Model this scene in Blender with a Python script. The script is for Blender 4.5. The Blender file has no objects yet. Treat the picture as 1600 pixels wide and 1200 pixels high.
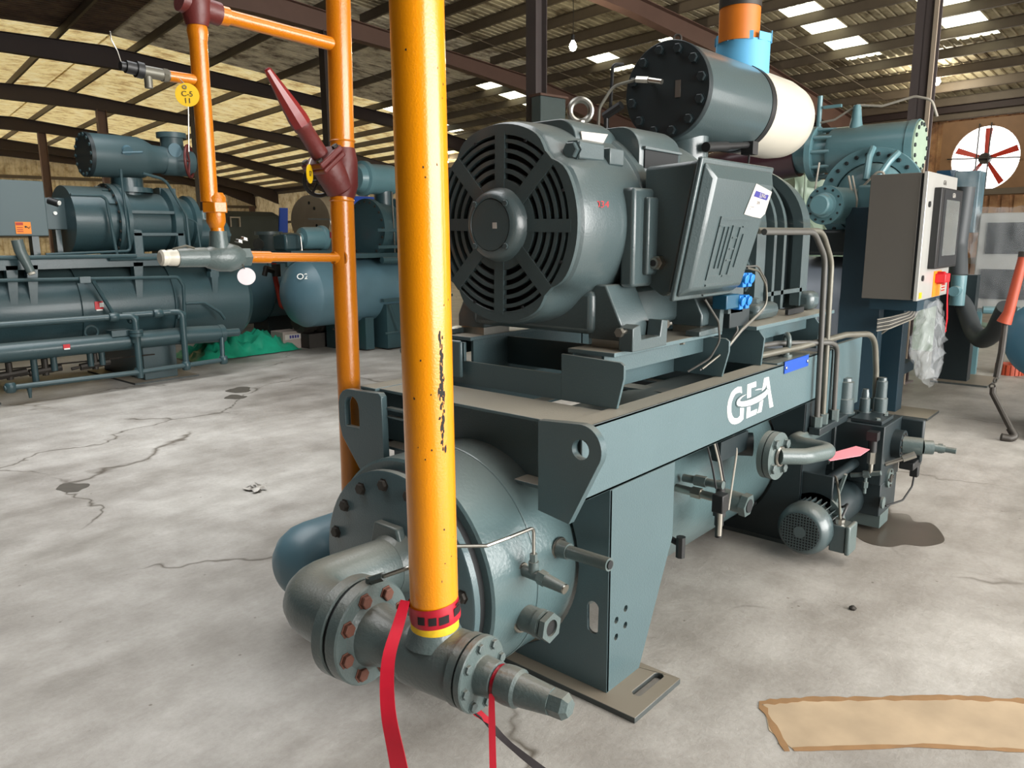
import bpy, math, random
from mathutils import Vector, Matrix, geometry
random.seed(4)
PI = math.pi
SC = bpy.context.scene
COL = SC.collection

# ------------------------------------------------------------------ camera
T, PT, RL = math.radians(41.0), math.radians(10.83), math.radians(0.32)
f0 = Vector((math.cos(T), math.sin(T), 0)); r0 = Vector((math.sin(T), -math.cos(T), 0)); up0 = Vector((0, 0, 1))
fw = f0*math.cos(PT) - up0*math.sin(PT); u1 = f0*math.sin(PT) + up0*math.cos(PT)
cx = r0*math.cos(RL) - u1*math.sin(RL); cu = r0*math.sin(RL) + u1*math.cos(RL)
cd = bpy.data.cameras.new('camera'); cam = bpy.data.objects.new('camera', cd); COL.objects.link(cam)
cd.sensor_width = 36; cd.lens = 27.0; cd.clip_start = .05; cd.clip_end = 300
mw = Matrix((cx, cu, -fw)).transposed().to_4x4(); mw.translation = Vector((0, 0, 1.5)); cam.matrix_world = mw
SC.camera = cam

# ------------------------------------------------------------------ light
w = bpy.data.worlds.new('sky'); SC.world = w; w.use_nodes = True
bg = w.node_tree.nodes['Background']; bg.inputs[0].default_value = (1.0, .985, .95, 1); bg.inputs[1].default_value = 4.5
def area(name, loc, target, sx, sy, power, col):
    l = bpy.data.lights.new(name, 'AREA'); l.shape = 'RECTANGLE'; l.size = sx; l.size_y = sy; l.energy = power; l.color = col
    o = bpy.data.objects.new(name, l); COL.objects.link(o); o.location = loc
    o.rotation_euler = (Vector(target) - Vector(loc)).to_track_quat('-Z', 'Y').to_euler(); return o
area('dock_door_daylight', (4.2, -6.5, 2.4), (4, 1.5, .8), 9, 4, 980, (1, .98, .95))
fill_left = area('overhead_fill_light', (2.0, 5.6, 5.5), (2.0, 5.7, 0), 6, 6, 260, (.97, .99, 1)); fill_left.data.spread = math.radians(110)  # unseen overhead fill, added to brighten the floor on the left
fill_right = area('overhead_fill_light', (4.2, -1.6, 5.2), (4.4, -.6, 0), 4, 4, 100, (1, .97, .92)); fill_right.data.spread = math.radians(120)  # second added fill above and behind the camera, lifts the right floor
SC.view_settings.view_transform = 'Standard'; SC.view_settings.look = 'None'
SC.view_settings.gamma = 1; SC.view_settings.use_curve_mapping = False
SC.view_settings.exposure = 0.2
try: SC.cycles.max_bounces = 6; SC.cycles.diffuse_bounces = 4
except Exception: pass

# ------------------------------------------------------------------ materials
def lin(h):
    h = h.lstrip('#'); c = [int(h[i:i+2], 16)/255 for i in (0, 2, 4)]
    return tuple(((x+.055)/1.055)**2.4 if x > .04045 else x/12.92 for x in c) + (1,)
def mat(name, col, rough=.45, metal=0.0, var=.12, scale=6, bump=.0, bscale=60, dust=None, coat=0, alpha=None, trans=0, emit=None, dcol='#a89a86'):
    m = bpy.data.materials.new(name); m.use_nodes = True; n = m.node_tree.nodes; L = m.node_tree.links
    b = n['Principled BSDF']; c = lin(col)
    b.inputs['Roughness'].default_value = rough; b.inputs['Metallic'].default_value = metal
    b.inputs['Coat Weight'].default_value = coat; b.inputs['Coat Roughness'].default_value = .12
    tc = n.new('ShaderNodeTexCoord'); nz = n.new('ShaderNodeTexNoise'); nz.inputs['Scale'].default_value = scale; nz.inputs['Detail'].default_value = 5
    L.new(tc.outputs['Object'], nz.inputs['Vector'])
    mx = n.new('ShaderNodeMix'); mx.data_type = 'RGBA'
    mx.inputs['A'].default_value = tuple(x*(1-var) for x in c[:3])+(1,); mx.inputs['B'].default_value = tuple(min(1, x*(1+var)) for x in c[:3])+(1,)
    L.new(nz.outputs['Fac'], mx.inputs['Factor']); out = mx.outputs['Result']
    if dust is not None:      # settled dust on faces that look up
        g = n.new('ShaderNodeNewGeometry'); sx = n.new('ShaderNodeSeparateXYZ'); L.new(g.outputs['Normal'], sx.inputs[0])
        mr = n.new('ShaderNodeMapRange'); mr.inputs['From Min'].default_value = .55; mr.inputs['From Max'].default_value = 1.0; mr.inputs['To Max'].default_value = dust
        L.new(sx.outputs['Z'], mr.inputs['Value'])
        m2 = n.new('ShaderNodeMix'); m2.data_type = 'RGBA'; m2.inputs['B'].default_value = lin(dcol)
        L.new(out, m2.inputs['A']); L.new(mr.outputs[0], m2.inputs['Factor']); out = m2.outputs['Result']
    L.new(out, b.inputs['Base Color'])
    if bump:
        n2 = n.new('ShaderNodeTexNoise'); n2.inputs['Scale'].default_value = bscale; L.new(tc.outputs['Object'], n2.inputs['Vector'])
        bp = n.new('ShaderNodeBump'); bp.inputs['Strength'].default_value = bump; bp.inputs['Distance'].default_value = .004
        L.new(n2.outputs['Fac'], bp.inputs['Height']); L.new(bp.outputs[0], b.inputs['Normal'])
    if alpha is not None: b.inputs['Alpha'].default_value = alpha
    if trans: b.inputs['Transmission Weight'].default_value = trans
    if emit: b.inputs['Emission Color'].default_value = lin(col); b.inputs['Emission Strength'].default_value = emit
    return m
M = {}
M['teal'] = mat('grey_green_enamel', '#4a5e62', .33, var=.10, scale=3, bump=.25, bscale=180, dust=.30, coat=.25)
M['tealdusty'] = mat('grey_green_enamel_dusty', '#52666a', .38, var=.10, scale=3, bump=.25, bscale=180, dust=.95, dcol='#9a9486')
M['tank'] = mat('grey_green_vessel_enamel', '#4f6365', .30, var=.12, scale=2.5, bump=.3, bscale=90, dust=.35, coat=.3, dcol='#8d8a80')
M['motor'] = mat('dark_grey_green_casting', '#414f51', .34, var=.08, scale=3, bump=.2, bscale=140, dust=.15, coat=.35)
M['valve'] = mat('grey_valve_enamel', '#525f5e', .36, var=.10, scale=8, bump=.3, bscale=120, dust=.25, coat=.15)
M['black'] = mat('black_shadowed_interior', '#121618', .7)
M['blackpl'] = mat('black_plastic', '#1a1b1c', .45)
M['steel'] = mat('bare_steel', '#a8a69e', .32, 1.0, var=.2, scale=20)
M['tubing'] = mat('worn_steel_tubing', '#66645a', .42, .35, var=.45, scale=9)
M['wire'] = mat('grey_wire', '#4b4a46', .5)
M['wirel'] = mat('light_wire', '#9a958a', .5)
M['rust'] = mat('rusty_bolt_steel', '#6b4437', .7, .2, var=.35, scale=40)
M['yellow'] = mat('yellow_orange_pipe_enamel', '#e38d06', .28, var=.10, scale=4, bump=.15, bscale=220, coat=.4)
M['orange'] = mat('orange_pipe_enamel', '#c0700a', .3, var=.14, scale=6, bump=.25, bscale=160, coat=.4)
M['chip'] = mat('chipped_black_scar', '#1c1a16', .8)
M['yellowedge'] = mat('yellow_primer_edge', '#dcb41c', .6, var=.3, scale=60)
M['maroon'] = mat('maroon_primer', '#5e2320', .45, var=.15, scale=8, bump=.3)
M['redcap'] = mat('dark_red_cap_enamel', '#7a2022', .3, coat=.3)
M['tape'] = mat('red_barrier_tape', '#a81428', .35, var=.35, scale=14)
M['tapeb'] = mat('black_tape_print', '#150d0f', .8)
M['white'] = mat('white_paint', '#f2f2ec', .4, var=.02)
M['cream'] = mat('cream_paint', '#c4bfb1', .35, var=.05, coat=.2)
M['bluetape'] = mat('blue_masking_tape', '#5aa6cf', .6)
M['bluepl'] = mat('bright_blue_plastic', '#1f78c8', .4)
M['bluedark'] = mat('dark_blue_connector', '#12475f', .4)
M['royal'] = mat('royal_blue_sheet', '#0f49b0', .3, coat=.3)
M['pipeor'] = mat('burnt_orange_pipe', '#b8640c', .5, var=.15)
M['ssteel'] = mat('brushed_stainless_shade_tone', '#6f6c66', .38, .55, var=.05, scale=3)  # darker than the door's stainless; shade on the cabinet side put into colour
M['ssdoor'] = mat('brushed_stainless_door', '#c2c2bd', .35, .45, var=.05)
M['screen'] = mat('grey_display_glass', '#6f7676', .15, coat=.5)
M['red'] = mat('signal_red', '#c8202a', .4)
M['pink'] = mat('pink_paper_tag', '#f0909a', .7)
M['paper'] = mat('white_paper_label', '#b5b0a8', .6)
M['purple'] = mat('purple_print', '#2c2a7a', .5)
M['ink'] = mat('dark_ink', '#2b201c', .6)
M['tagy'] = mat('yellow_tag_plastic', '#d8b010', .45)
M['tagw'] = mat('white_tag_plastic', '#e6dfe2', .45)
M['orlab'] = mat('orange_warning_label', '#f08a1c', .5)
M['brown'] = mat('brown_primed_steel', '#664d42', .6, var=.2, scale=3)
M['brownd'] = mat('dark_brown_primed_steel', '#2e211e', .65, var=.2, scale=3)
M['purl'] = mat('grey_brown_purlin', '#5b5042', .6, var=.25, scale=4)
M['colm'] = mat('grey_brown_column', '#5c5453', .5, var=.15, scale=3)
M['coll'] = mat('pale_column_flange', '#a89a88', .6, var=.2, scale=3)
M['D'] = mat('turquoise_machine_enamel', '#5f848b', .36, var=.14, scale=5, bump=.3, dust=.3, coat=.2)
M['Dd'] = mat('dark_navy_teal_and_shade_steel', '#1b2629', .45, var=.12)
M['B'] = mat('dark_green_teal_enamel', '#2f484d', .38, var=.14, scale=3, bump=.3, dust=.12, coat=.2)
M['Bb'] = mat('green_grey_sheet_box', '#3f5458', .42, var=.05, scale=2)
M['C'] = mat('weathered_blue_vessel', '#4e6c77', .42, var=.25, scale=3, coat=.1)
M['pale'] = mat('pale_green_enamel', '#9cb09c', .4, var=.12, scale=5)
M['olive'] = mat('dull_olive_cover', '#474a40', .8, var=.1)
M['beige'] = mat('dusty_beige_wrap', '#a3947c', .75, var=.2, scale=4, bump=.6, bscale=10)
M['net'] = mat('green_sheeting', '#1f9a78', .4, var=.35, scale=8)
M['card'] = mat('brown_cardboard', '#9b8f86', .8)
M['iron'] = mat('dirty_black_iron', '#34302b', .5, .3, var=.4, scale=8)
M['greyv'] = mat('smooth_grey_blue_vessel', '#a2adbb', .4, var=.08)
M['Dn'] = mat('dark_navy_steel', '#1a333f', .45, var=.1)
M['navy'] = mat('dark_blue_cabinet', '#23445c', .35, coat=.3)
M['dwin'] = mat('dark_cabinet_panel', '#1d2226', .4)
M['film'] = mat('clear_plastic_film', '#e6ebee', .18, alpha=.16, coat=.5)
M['hose'] = mat('grey_corrugated_hose', '#3f4447', .5)
M['hand'] = mat('rust_orange_handle', '#9c3f24', .55, var=.2, scale=20)
M['bluet'] = mat('blue_vessel_enamel', '#3f7690', .4, var=.1)
M['bulb'] = mat('lit_bulb_glass', '#fff4d8', .3, emit=60)
M['fanred'] = mat('red_fan_blade', '#b0301c', .5)
M['plate'] = mat('tan_fan_plate', '#7c5c3e', .6, var=.2)
M['rail'] = mat('dull_steel_base_plate', '#4a4f4e', .5, .3, var=.3, scale=12, dust=.6)
M['stain'] = mat('dark_oil_stain', '#4a443c', .3, var=.2, scale=10)
M['stain2'] = mat('dull_dark_stain', '#4c473f', .6, var=.3, scale=20)
M['rstain'] = mat('rusty_plywood_sheet_mark', '#ab977c', .7, var=.35, scale=6)

def floor_mat():
    m = bpy.data.materials.new('worn_concrete'); m.use_nodes = True; n = m.node_tree.nodes; L = m.node_tree.links; b = n['Principled BSDF']
    tc = n.new('ShaderNodeTexCoord')
    def noise(s, d=6, r=.55, v=None):
        x = n.new('ShaderNodeTexNoise'); x.inputs['Scale'].default_value = s; x.inputs['Detail'].default_value = d; x.inputs['Roughness'].default_value = r
        L.new(v if v else tc.outputs['Object'], x.inputs['Vector']); return x
    def ramp(src, p, cols):
        r = n.new('ShaderNodeValToRGB'); L.new(src, r.inputs[0]); e = r.color_ramp.elements
        e[0].position = p[0]; e[0].color = cols[0]; e[1].position = p[1]; e[1].color = cols[1]
        for q, c in zip(p[2:], cols[2:]): k = e.new(q); k.color = c
        return r
    def mix(a, bb, f, mode='MIX'):
        x = n.new('ShaderNodeMix'); x.data_type = 'RGBA'; x.blend_type = mode
        for s, v in (('A', a), ('B', bb), ('Factor', f)):
            if hasattr(v, 'is_output'): L.new(v, x.inputs[s])
            else: x.inputs[s].default_value = v
        return x.outputs['Result']
    big = noise(.55, 5, .6); mid = noise(3.2, 8, .65); fine = noise(45, 6, .7)
    base = ramp(big.outputs['Fac'], (.32, .68), (lin('#918c85'), lin('#c4c1bb')))
    c = mix(base.outputs[0], ramp(mid.outputs['Fac'], (.34, .66), ((.62, .60, .58, 1), (1, 1, 1, 1))).outputs[0], .8, 'MULTIPLY')
    c = mix(c, ramp(fine.outputs['Fac'], (.35, .6), ((.86, .85, .83, 1), (1, 1, 1, 1))).outputs[0], .7, 'MULTIPLY')
    mp = n.new('ShaderNodeMapping'); mp.inputs['Scale'].default_value = (.35, 1.6, 1); mp.inputs['Rotation'].default_value = (0, 0, .25); L.new(tc.outputs['Object'], mp.inputs[0])
    st = noise(1.3, 7, .6, mp.outputs[0])
    c = mix(c, ramp(st.outputs['Fac'], (.48, .72), ((1, 1, 1, 1), (.60, .58, .55, 1))).outputs[0], .8, 'MULTIPLY')
    # hairline cracks
    wv = noise(1.1, 4, .6); va = n.new('ShaderNodeVectorMath'); va.operation = 'MULTIPLY_ADD'
    L.new(wv.outputs['Color'], va.inputs[0]); va.inputs[1].default_value = (.9, .9, 0); L.new(tc.outputs['Object'], va.inputs[2])
    vo = n.new('ShaderNodeTexVoronoi'); vo.feature = 'DISTANCE_TO_EDGE'; vo.inputs['Scale'].default_value = .42; L.new(va.outputs[0], vo.inputs['Vector'])
    cr = ramp(vo.outputs['Distance'], (.0, .006), ((.30, .27, .23, 1), (1, 1, 1, 1)))
    gate = ramp(noise(.7, 2).outputs['Fac'], (.47, .54), ((0, 0, 0, 1), (1, 1, 1, 1)))
    c = mix(c, cr.outputs[0], gate.outputs[0], 'MULTIPLY')
    # specks of dirt
    sp = n.new('ShaderNodeTexVoronoi'); sp.inputs['Scale'].default_value = 7; L.new(tc.outputs['Object'], sp.inputs['Vector'])
    c = mix(c, ramp(sp.outputs['Distance'], (.03, .05), ((.35, .3, .25, 1), (1, 1, 1, 1))).outputs[0], .7, 'MULTIPLY')
    L.new(c, b.inputs['Base Color'])
    rr = n.new('ShaderNodeMapRange'); rr.inputs['To Min'].default_value = .36; rr.inputs['To Max'].default_value = .62; L.new(mid.outputs['Fac'], rr.inputs[0]); L.new(rr.outputs[0], b.inputs['Roughness'])
    bp = n.new('ShaderNodeBump'); bp.inputs['Strength'].default_value = .25; bp.inputs['Distance'].default_value = .01; L.new(fine.outputs['Fac'], bp.inputs['Height']); L.new(bp.outputs[0], b.inputs['Normal'])
    return m
M['maroonfilm'] = mat('dark_purple_film_wrap', '#3a2228', .3, var=.3, scale=6, coat=.3)
M['rust2'] = mat('rust_brown_edge_stain', '#8d6c48', .8, var=.3, scale=20)
M['floor'] = floor_mat()
def sheet_mat(name, c1, c2, c3, rough=.55, s=2.2):
    m = mat(name, c1, rough); n = m.node_tree.nodes; L = m.node_tree.links
    nz = [x for x in n if x.type == 'TEX_NOISE'][0]; nz.inputs['Scale'].default_value = s; nz.inputs['Detail'].default_value = 8; nz.inputs['Roughness'].default_value = .65
    L.new(n['Texture Coordinate'].outputs['Object'], nz.inputs['Vector'])
    oi = n.new('ShaderNodeObjectInfo'); ad = n.new('ShaderNodeVectorMath'); mu = n.new('ShaderNodeVectorMath'); mu.operation = 'MULTIPLY'
    L.new(oi.outputs['Location'], mu.inputs[0]); mu.inputs[1].default_value = (1.3, 1.7, 2.1)
    L.new(n['Texture Coordinate'].outputs['Object'], ad.inputs[0]); L.new(mu.outputs[0], ad.inputs[1]); L.new(ad.outputs[0], nz.inputs['Vector'])
    r = n.new('ShaderNodeValToRGB'); e = r.color_ramp.elements; e[0].position = .36; e[0].color = lin(c3); e[1].position = .5; e[1].color = lin(c1); k = e.new(.66); k.color = lin(c2)
    L.new(nz.outputs['Fac'], r.inputs[0]); L.new(r.outputs[0], n['Principled BSDF'].inputs['Base Color']); return m
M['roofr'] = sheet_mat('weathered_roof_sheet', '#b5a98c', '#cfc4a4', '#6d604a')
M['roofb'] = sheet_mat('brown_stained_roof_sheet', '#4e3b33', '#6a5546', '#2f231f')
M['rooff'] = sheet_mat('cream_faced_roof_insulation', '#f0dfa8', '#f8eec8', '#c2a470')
M['walls'] = sheet_mat('tan_wall_sheet', '#c2b290', '#d4c6a6', '#9a8664')
M['wallr'] = sheet_mat('rust_tan_wall_sheet', '#8e6846', '#a9855c', '#5a3e2a')
def glow_through(m, f):       # thin faced sheets let daylight through; on roofm and walls the glow is added
    n = m.node_tree.nodes; L = m.node_tree.links; p = n['Principled BSDF']; t = n.new('ShaderNodeBsdfTranslucent'); mx = n.new('ShaderNodeMixShader'); mx.inputs[0].default_value = f
    L.new(p.inputs['Base Color'].links[0].from_socket, t.inputs[0]); L.new(p.outputs[0], mx.inputs[1]); L.new(t.outputs[0], mx.inputs[2]); L.new(mx.outputs[0], n['Material Output'].inputs[0])
glow_through(M['rooff'], .12); M['roofm'] = sheet_mat('pale_grey_roof_sheet', '#aaa08a', '#c8bea4', '#544636'); glow_through(M['roofm'], .035); glow_through(M['walls'], .05)
def skylight_mat():
    m = bpy.data.materials.new('translucent_skylight_sheet'); m.use_nodes = True; n = m.node_tree.nodes; L = m.node_tree.links
    n.remove(n['Principled BSDF']); t = n.new('ShaderNodeBsdfTranslucent'); t.inputs[0].default_value = (.93, .95, .72, 1)
    d = n.new('ShaderNodeBsdfDiffuse'); d.inputs[0].default_value = (.8, .8, .6, 1); mx = n.new('ShaderNodeMixShader'); mx.inputs[0].default_value = .12
    L.new(t.outputs[0], mx.inputs[1]); L.new(d.outputs[0], mx.inputs[2]); L.new(mx.outputs[0], n['Material Output'].inputs[0]); return m
M['sky'] = skylight_mat()

# ------------------------------------------------------------------ mesh builder
def basis(d):
    d = Vector(d).normalized(); a = Vector((0, 0, 1)) if abs(d.z) < .9 else Vector((0, 1, 0))
    u = d.cross(a).normalized(); return u, d.cross(u).normalized(), d
def fillet(pts, r, n=6):
    pts = [Vector(p) for p in pts]; out = [pts[0]]
    for i in range(1, len(pts)-1):
        a, b, c = pts[i-1], pts[i], pts[i+1]; d1 = (a-b); d2 = (c-b)
        l1, l2 = d1.length, d2.length
        if l1 < 1e-6 or l2 < 1e-6: continue
        d1 /= l1; d2 /= l2; ang = d1.angle(d2)
        if ang > 3.05: out.append(b); continue
        t = min(r/math.tan(ang/2), l1*.49, l2*.49)
        p, q = b+d1*t, b+d2*t
        for k in range(n+1):
            s = k/n; out.append((1-s)**2*p + 2*s*(1-s)*b + s*s*q)
    out.append(pts[-1]); return out
class G:
    def __init__(s): s.v = []; s.f = []
    def add(s, vs, fs):
        k = len(s.v); s.v += [tuple(x) for x in vs]; s.f += [tuple(i+k for i in f) for f in fs]; return s
    def box(s, x0, x1, y0, y1, z0, z1):
        return s.add([(x0,y0,z0),(x1,y0,z0),(x1,y1,z0),(x0,y1,z0),(x0,y0,z1),(x1,y0,z1),(x1,y1,z1),(x0,y1,z1)],
                     [(0,3,2,1),(4,5,6,7),(0,1,5,4),(1,2,6,5),(2,3,7,6),(3,0,4,7)])
    def obox(s, c, ax, sx, sy, sz):       # centre, 3 axes, half sizes
        c = Vector(c); a, b, d = [Vector(q) for q in ax]
        vs = [c + a*(sx*i) + b*(sy*j) + d*(sz*k) for i, j, k in ((-1,-1,-1),(1,-1,-1),(1,1,-1),(-1,1,-1),(-1,-1,1),(1,-1,1),(1,1,1),(-1,1,1))]
        return s.add(vs, [(0,3,2,1),(4,5,6,7),(0,1,5,4),(1,2,6,5),(2,3,7,6),(3,0,4,7)])
    def ring(s, c, u, v, r, n): return [c + u*(r*math.cos(2*PI*i/n)) + v*(r*math.sin(2*PI*i/n)) for i in range(n)]
    def lathe(s, prof, o, d, n=32, cap=True):   # prof: (distance along d, radius)
        o = Vector(o); u, v, d = basis(d); vs = []; fs = []
        for (h, r) in prof: vs += s.ring(o+d*h, u, v, max(r, 1e-4), n)
        m = len(prof)
        for j in range(m-1):
            for i in range(n):
                i2 = (i+1) % n; fs.append((j*n+i, j*n+i2, (j+1)*n+i2, (j+1)*n+i))
        if cap: fs.append(tuple(range(n-1, -1, -1))); fs.append(tuple((m-1)*n+i for i in range(n)))
        return s.add(vs, fs)
    def cyl(s, p0, p1, r, n=24, r1=None):
        p0, p1 = Vector(p0), Vector(p1); return s.lathe([(0, r), ((p1-p0).length, r if r1 is None else r1)], p0, p1-p0, n)
    def tube(s, pts, r, n=10, fil=None):
        if fil: pts = fillet(pts, fil)
        pts = [Vector(p) for p in pts]; vs = []; fs = []
        d = (pts[1]-pts[0]).normalized(); u, v, _ = basis(d)
        for i, p in enumerate(pts):
            if i == 0: t = pts[1]-pts[0]
            elif i == len(pts)-1: t = pts[-1]-pts[-2]
            else: t = (pts[i+1]-p).normalized() + (p-pts[i-1]).normalized()
            t.normalize(); u = (u - t*u.dot(t)).normalized(); v = t.cross(u)
            rr = r[i] if isinstance(r, (list, tuple)) else r
            vs += s.ring(p, u, v, rr, n)
        for j in range(len(pts)-1):
            for i in range(n):
                i2 = (i+1) % n; fs.append((j*n+i, j*n+i2, (j+1)*n+i2, (j+1)*n+i))
        fs.append(tuple(range(n-1, -1, -1))); fs.append(tuple((len(pts)-1)*n+i for i in range(n)))
        return s.add(vs, fs)
    def torus(s, c, d, R, r, n=32, m=10):
        c = Vector(c); u, v, d = basis(d); vs = []; fs = []
        for i in range(n):
            a = 2*PI*i/n; e = u*math.cos(a)+v*math.sin(a)
            for j in range(m):
                b = 2*PI*j/m; vs.append(c + e*(R+r*math.cos(b)) + d*(r*math.sin(b)))
        for i in range(n):
            for j in range(m): fs.append((i*m+j, ((i+1) % n)*m+j, ((i+1) % n)*m+(j+1) % m, i*m+(j+1) % m))
        return s.add(vs, fs)
    def prism(s, loops, plane, a, b):     # loops: outer + holes in 2D, extruded from a to b
        if not isinstance(loops[0][0], (tuple, list)): loops = [loops]
        P = {'yz': lambda p, h: (h, p[0], p[1]), 'xz': lambda p, h: (p[0], h, p[1]), 'xy': lambda p, h: (p[0], p[1], h)}[plane]
        tess = geometry.tessellate_polygon([[Vector((p[0], p[1], 0)) for p in l] for l in loops])
        flat = [p for l in loops for p in l]; n = len(flat)
        vs = [P(p, a) for p in flat] + [P(p, b) for p in flat]
        fs = [tuple(t) for t in tess] + [tuple(i+n for i in reversed(t)) for t in tess]
        k = 0
        for l in loops:
            m = len(l)
            for i in range(m): fs.append((k+i, k+(i+1) % m, n+k+(i+1) % m, n+k+i))
            k += m
        return s.add(vs, fs)
    def loft(s, rings, cap=True):
        n = len(rings[0]); vs = [p for r in rings for p in r]; fs = []
        for j in range(len(rings)-1):
            for i in range(n): fs.append((j*n+i, j*n+(i+1) % n, (j+1)*n+(i+1) % n, (j+1)*n+i))
        if cap: fs.append(tuple(range(n-1, -1, -1))); fs.append(tuple((len(rings)-1)*n+i for i in range(n)))
        return s.add(vs, fs)
    def mesh(s, name, angle=35, fix=True):
        me = bpy.data.meshes.new(name); me.from_pydata(s.v, [], s.f); me.update()
        if fix:
            import bmesh
            bm = bmesh.new(); bm.from_mesh(me); bmesh.ops.recalc_face_normals(bm, faces=bm.faces); bm.to_mesh(me); bm.free()
        me.shade_smooth(); me.set_sharp_from_angle(angle=math.radians(angle)); return me
def circ2(c, r, n=24, a0=0, a1=2*PI, end=False):
    m = n if not end else n-1
    return [(c[0]+r*math.cos(a0+(a1-a0)*i/m), c[1]+r*math.sin(a0+(a1-a0)*i/m)) for i in range(n)]
def sqr(cx, cz, hw, hh, e=4, n=40):
    out = []
    for i in range(n):
        a = 2*PI*i/n; c, s_ = math.cos(a), math.sin(a)
        out.append((cx + hw*math.copysign(abs(c)**(2/e), c), cz + hh*math.copysign(abs(s_)**(2/e), s_)))
    return out

# ------------------------------------------------------------------ scene objects
def parent(o, p):
    o.parent = p
    if p is not None: o.matrix_parent_inverse = WM[p.name].inverted()
WM = {}
def obj(name, g, m, par=None, bevel=0, angle=35, mw=None):
    me = g if isinstance(g, bpy.types.Mesh) else g.mesh(name, angle)
    if m is not None and len(me.materials) == 0: me.materials.append(M[m] if isinstance(m, str) else m)
    o = bpy.data.objects.new(name, me); COL.objects.link(o)
    o.matrix_world = mw if mw is not None else Matrix.Identity(4); WM[o.name] = o.matrix_world.copy()
    if par is not None:
        parent(o, par); o.matrix_basis = mw if mw is not None else Matrix.Identity(4)
    if bevel:
        b = o.modifiers.new('bevel', 'BEVEL'); b.width = bevel; b.segments = 2; b.limit_method = 'ANGLE'; b.angle_limit = math.radians(40)
    return o
def thing(name, label, cat, loc, group=None):
    o = bpy.data.objects.new(name, None); COL.objects.link(o); o.location = loc; o.empty_display_size = .05
    WM[o.name] = Matrix.Translation(Vector(loc)); o['label'] = label; o['category'] = cat
    if group: o['group'] = group
    return o
def tag(o, label, cat, group=None):
    o['label'] = label; o['category'] = cat
    if group: o['group'] = group
    return o
def struct(name, g, m, **k):
    o = obj(name, g, m, **k); o['kind'] = 'structure'; return o
def sroot(name, loc=(0, 0, 0)):
    o = bpy.data.objects.new(name, None); COL.objects.link(o); o.location = loc; WM[o.name] = Matrix.Translation(Vector(loc)); o['kind'] = 'structure'; return o
BM = {}
def boltmesh(m, kind='hex'):
    k = (m, kind)
    if k not in BM:
        g = G()
        if kind == 'hex': g.lathe([(0, 1.25), (.12, 1.25), (.12, 1), (.7, 1), (.8, .85)], (0, 0, 0), (0, 0, 1), 6)
        else: g.lathe([(0, 1), (.55, 1), (.75, .7)], (0, 0, 0), (0, 0, 1), 8)
        me = g.mesh('bolt', 30); me.materials.append(M[m]); BM[k] = me
    return BM[k]
def bolt(p, d, r, par, m='teal', kind='hex', name='bolt'):
    u, v, d = basis(d); R = Matrix((u*r, v*r, d*r)).transposed().to_4x4(); R.translation = Vector(p)
    return obj(name, boltmesh(m, kind), None, par, mw=R)
def bolts(c, d, R, n, r, par, m='teal', kind='hex', ph=0, name='bolt'):
    c = Vector(c); u, v, d = basis(d)
    for i in range(n):
        a = 2*PI*(i+ph)/n; bolt(c + u*(R*math.cos(a)) + v*(R*math.sin(a)), d, r, par, m, kind, name)
def text(body, size, o, ux, uy, m, par, name='lettering', depth=.0008, align='CENTER'):
    cu_ = bpy.data.curves.new(name, 'FONT'); cu_.body = body; cu_.size = size; cu_.align_x = align; cu_.align_y = 'CENTER'; cu_.extrude = depth
    t = bpy.data.objects.new('tmp', cu_); COL.objects.link(t)
    me = bpy.data.meshes.new_from_object(t); bpy.data.objects.remove(t); bpy.data.curves.remove(cu_)
    me.materials.clear(); me.materials.append(M[m]); ux = Vector(ux).normalized(); uy = Vector(uy).normalized()
    R = Matrix((ux, uy, ux.cross(uy))).transposed().to_4x4(); R.translation = Vector(o)
    return obj(name, me, None, par, mw=R)

# ================================================================== THE BUILDING
BA = math.radians(-9)                      # the hall is turned 9 degrees against the machine row
b2 = Vector((math.cos(BA), math.sin(BA), 0)); b1 = Vector((-math.sin(BA), math.cos(BA), 0))
RB = Matrix.Rotation(BA, 4, 'Z')           # hall frame: s along b2, t along b1
def roofz(s): return 7.62-.19*s if s > 12.5 else (6.05 if s < 5 else 6.05-(s-5)*.1073)
def BL(s, t, z): p = b2*s + b1*t; return Vector((p.x, p.y, z))
def hall(name, g, m, par, **k): return obj(name, g, m, par, mw=RB, **k)

flo = sroot('floor')
g = G().box(-14, 26, -12, 52, -.06, 0)
obj('concrete_slab', g, 'floor', flo)

ceil = sroot('ceiling', (8, 5, 6))
def sheet(L, wd, rib=.022):                # ribbed sheet: length along x, width along y
    g = G(); ys = []; n = 4
    for k in range(n):
        y = wd*k/n; q = wd/n
        ys += [(y, 0), (y+q*.62, 0), (y+q*.70, rib), (y+q*.90, rib), (y+q*.98, 0)]
    ys.append((wd, 0)); vs = []; fs = []
    for x in (0, L): vs += [(x, y, z) for y, z in ys]
    m = len(ys)
    for i in range(m-1): fs.append((i, i+1, m+i+1, m+i))
    return g.add(vs, fs)
SW = .65
def sheetmesh(L, m, name='roof_sheet', wd=SW, rib=.022):
    me = sheet(L, wd, rib).mesh(name, 20, fix=False); me.materials.append(M[m]); return me
def slope_mw(s0, t0, ds, dz):
    a = math.atan2(dz, ds); R = RB @ Matrix.Translation((s0, t0, roofz(s0+1e-6)+.02)) @ Matrix.Rotation(-a, 4, 'Y'); return R
L1 = 5.9; L2 = 11.05; L3 = math.hypot(7.5, .805)
skyl = {}                                   # t index -> list of (s0, s1) of the skylight strips
def tidx(t): return int(round((t+4.55)/SW))
for t, a, b in ((6.95, 12.55, 15.0), (4.9, 12.55, 15.0), (11.8, 12.55, 13.4), (9.55, 12.4, 13.4), (15.6, 12.4, 15.0), (20.2, 12.4, 15.0)): skyl[tidx(t)] = (a, b)
skcache = {}
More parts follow.
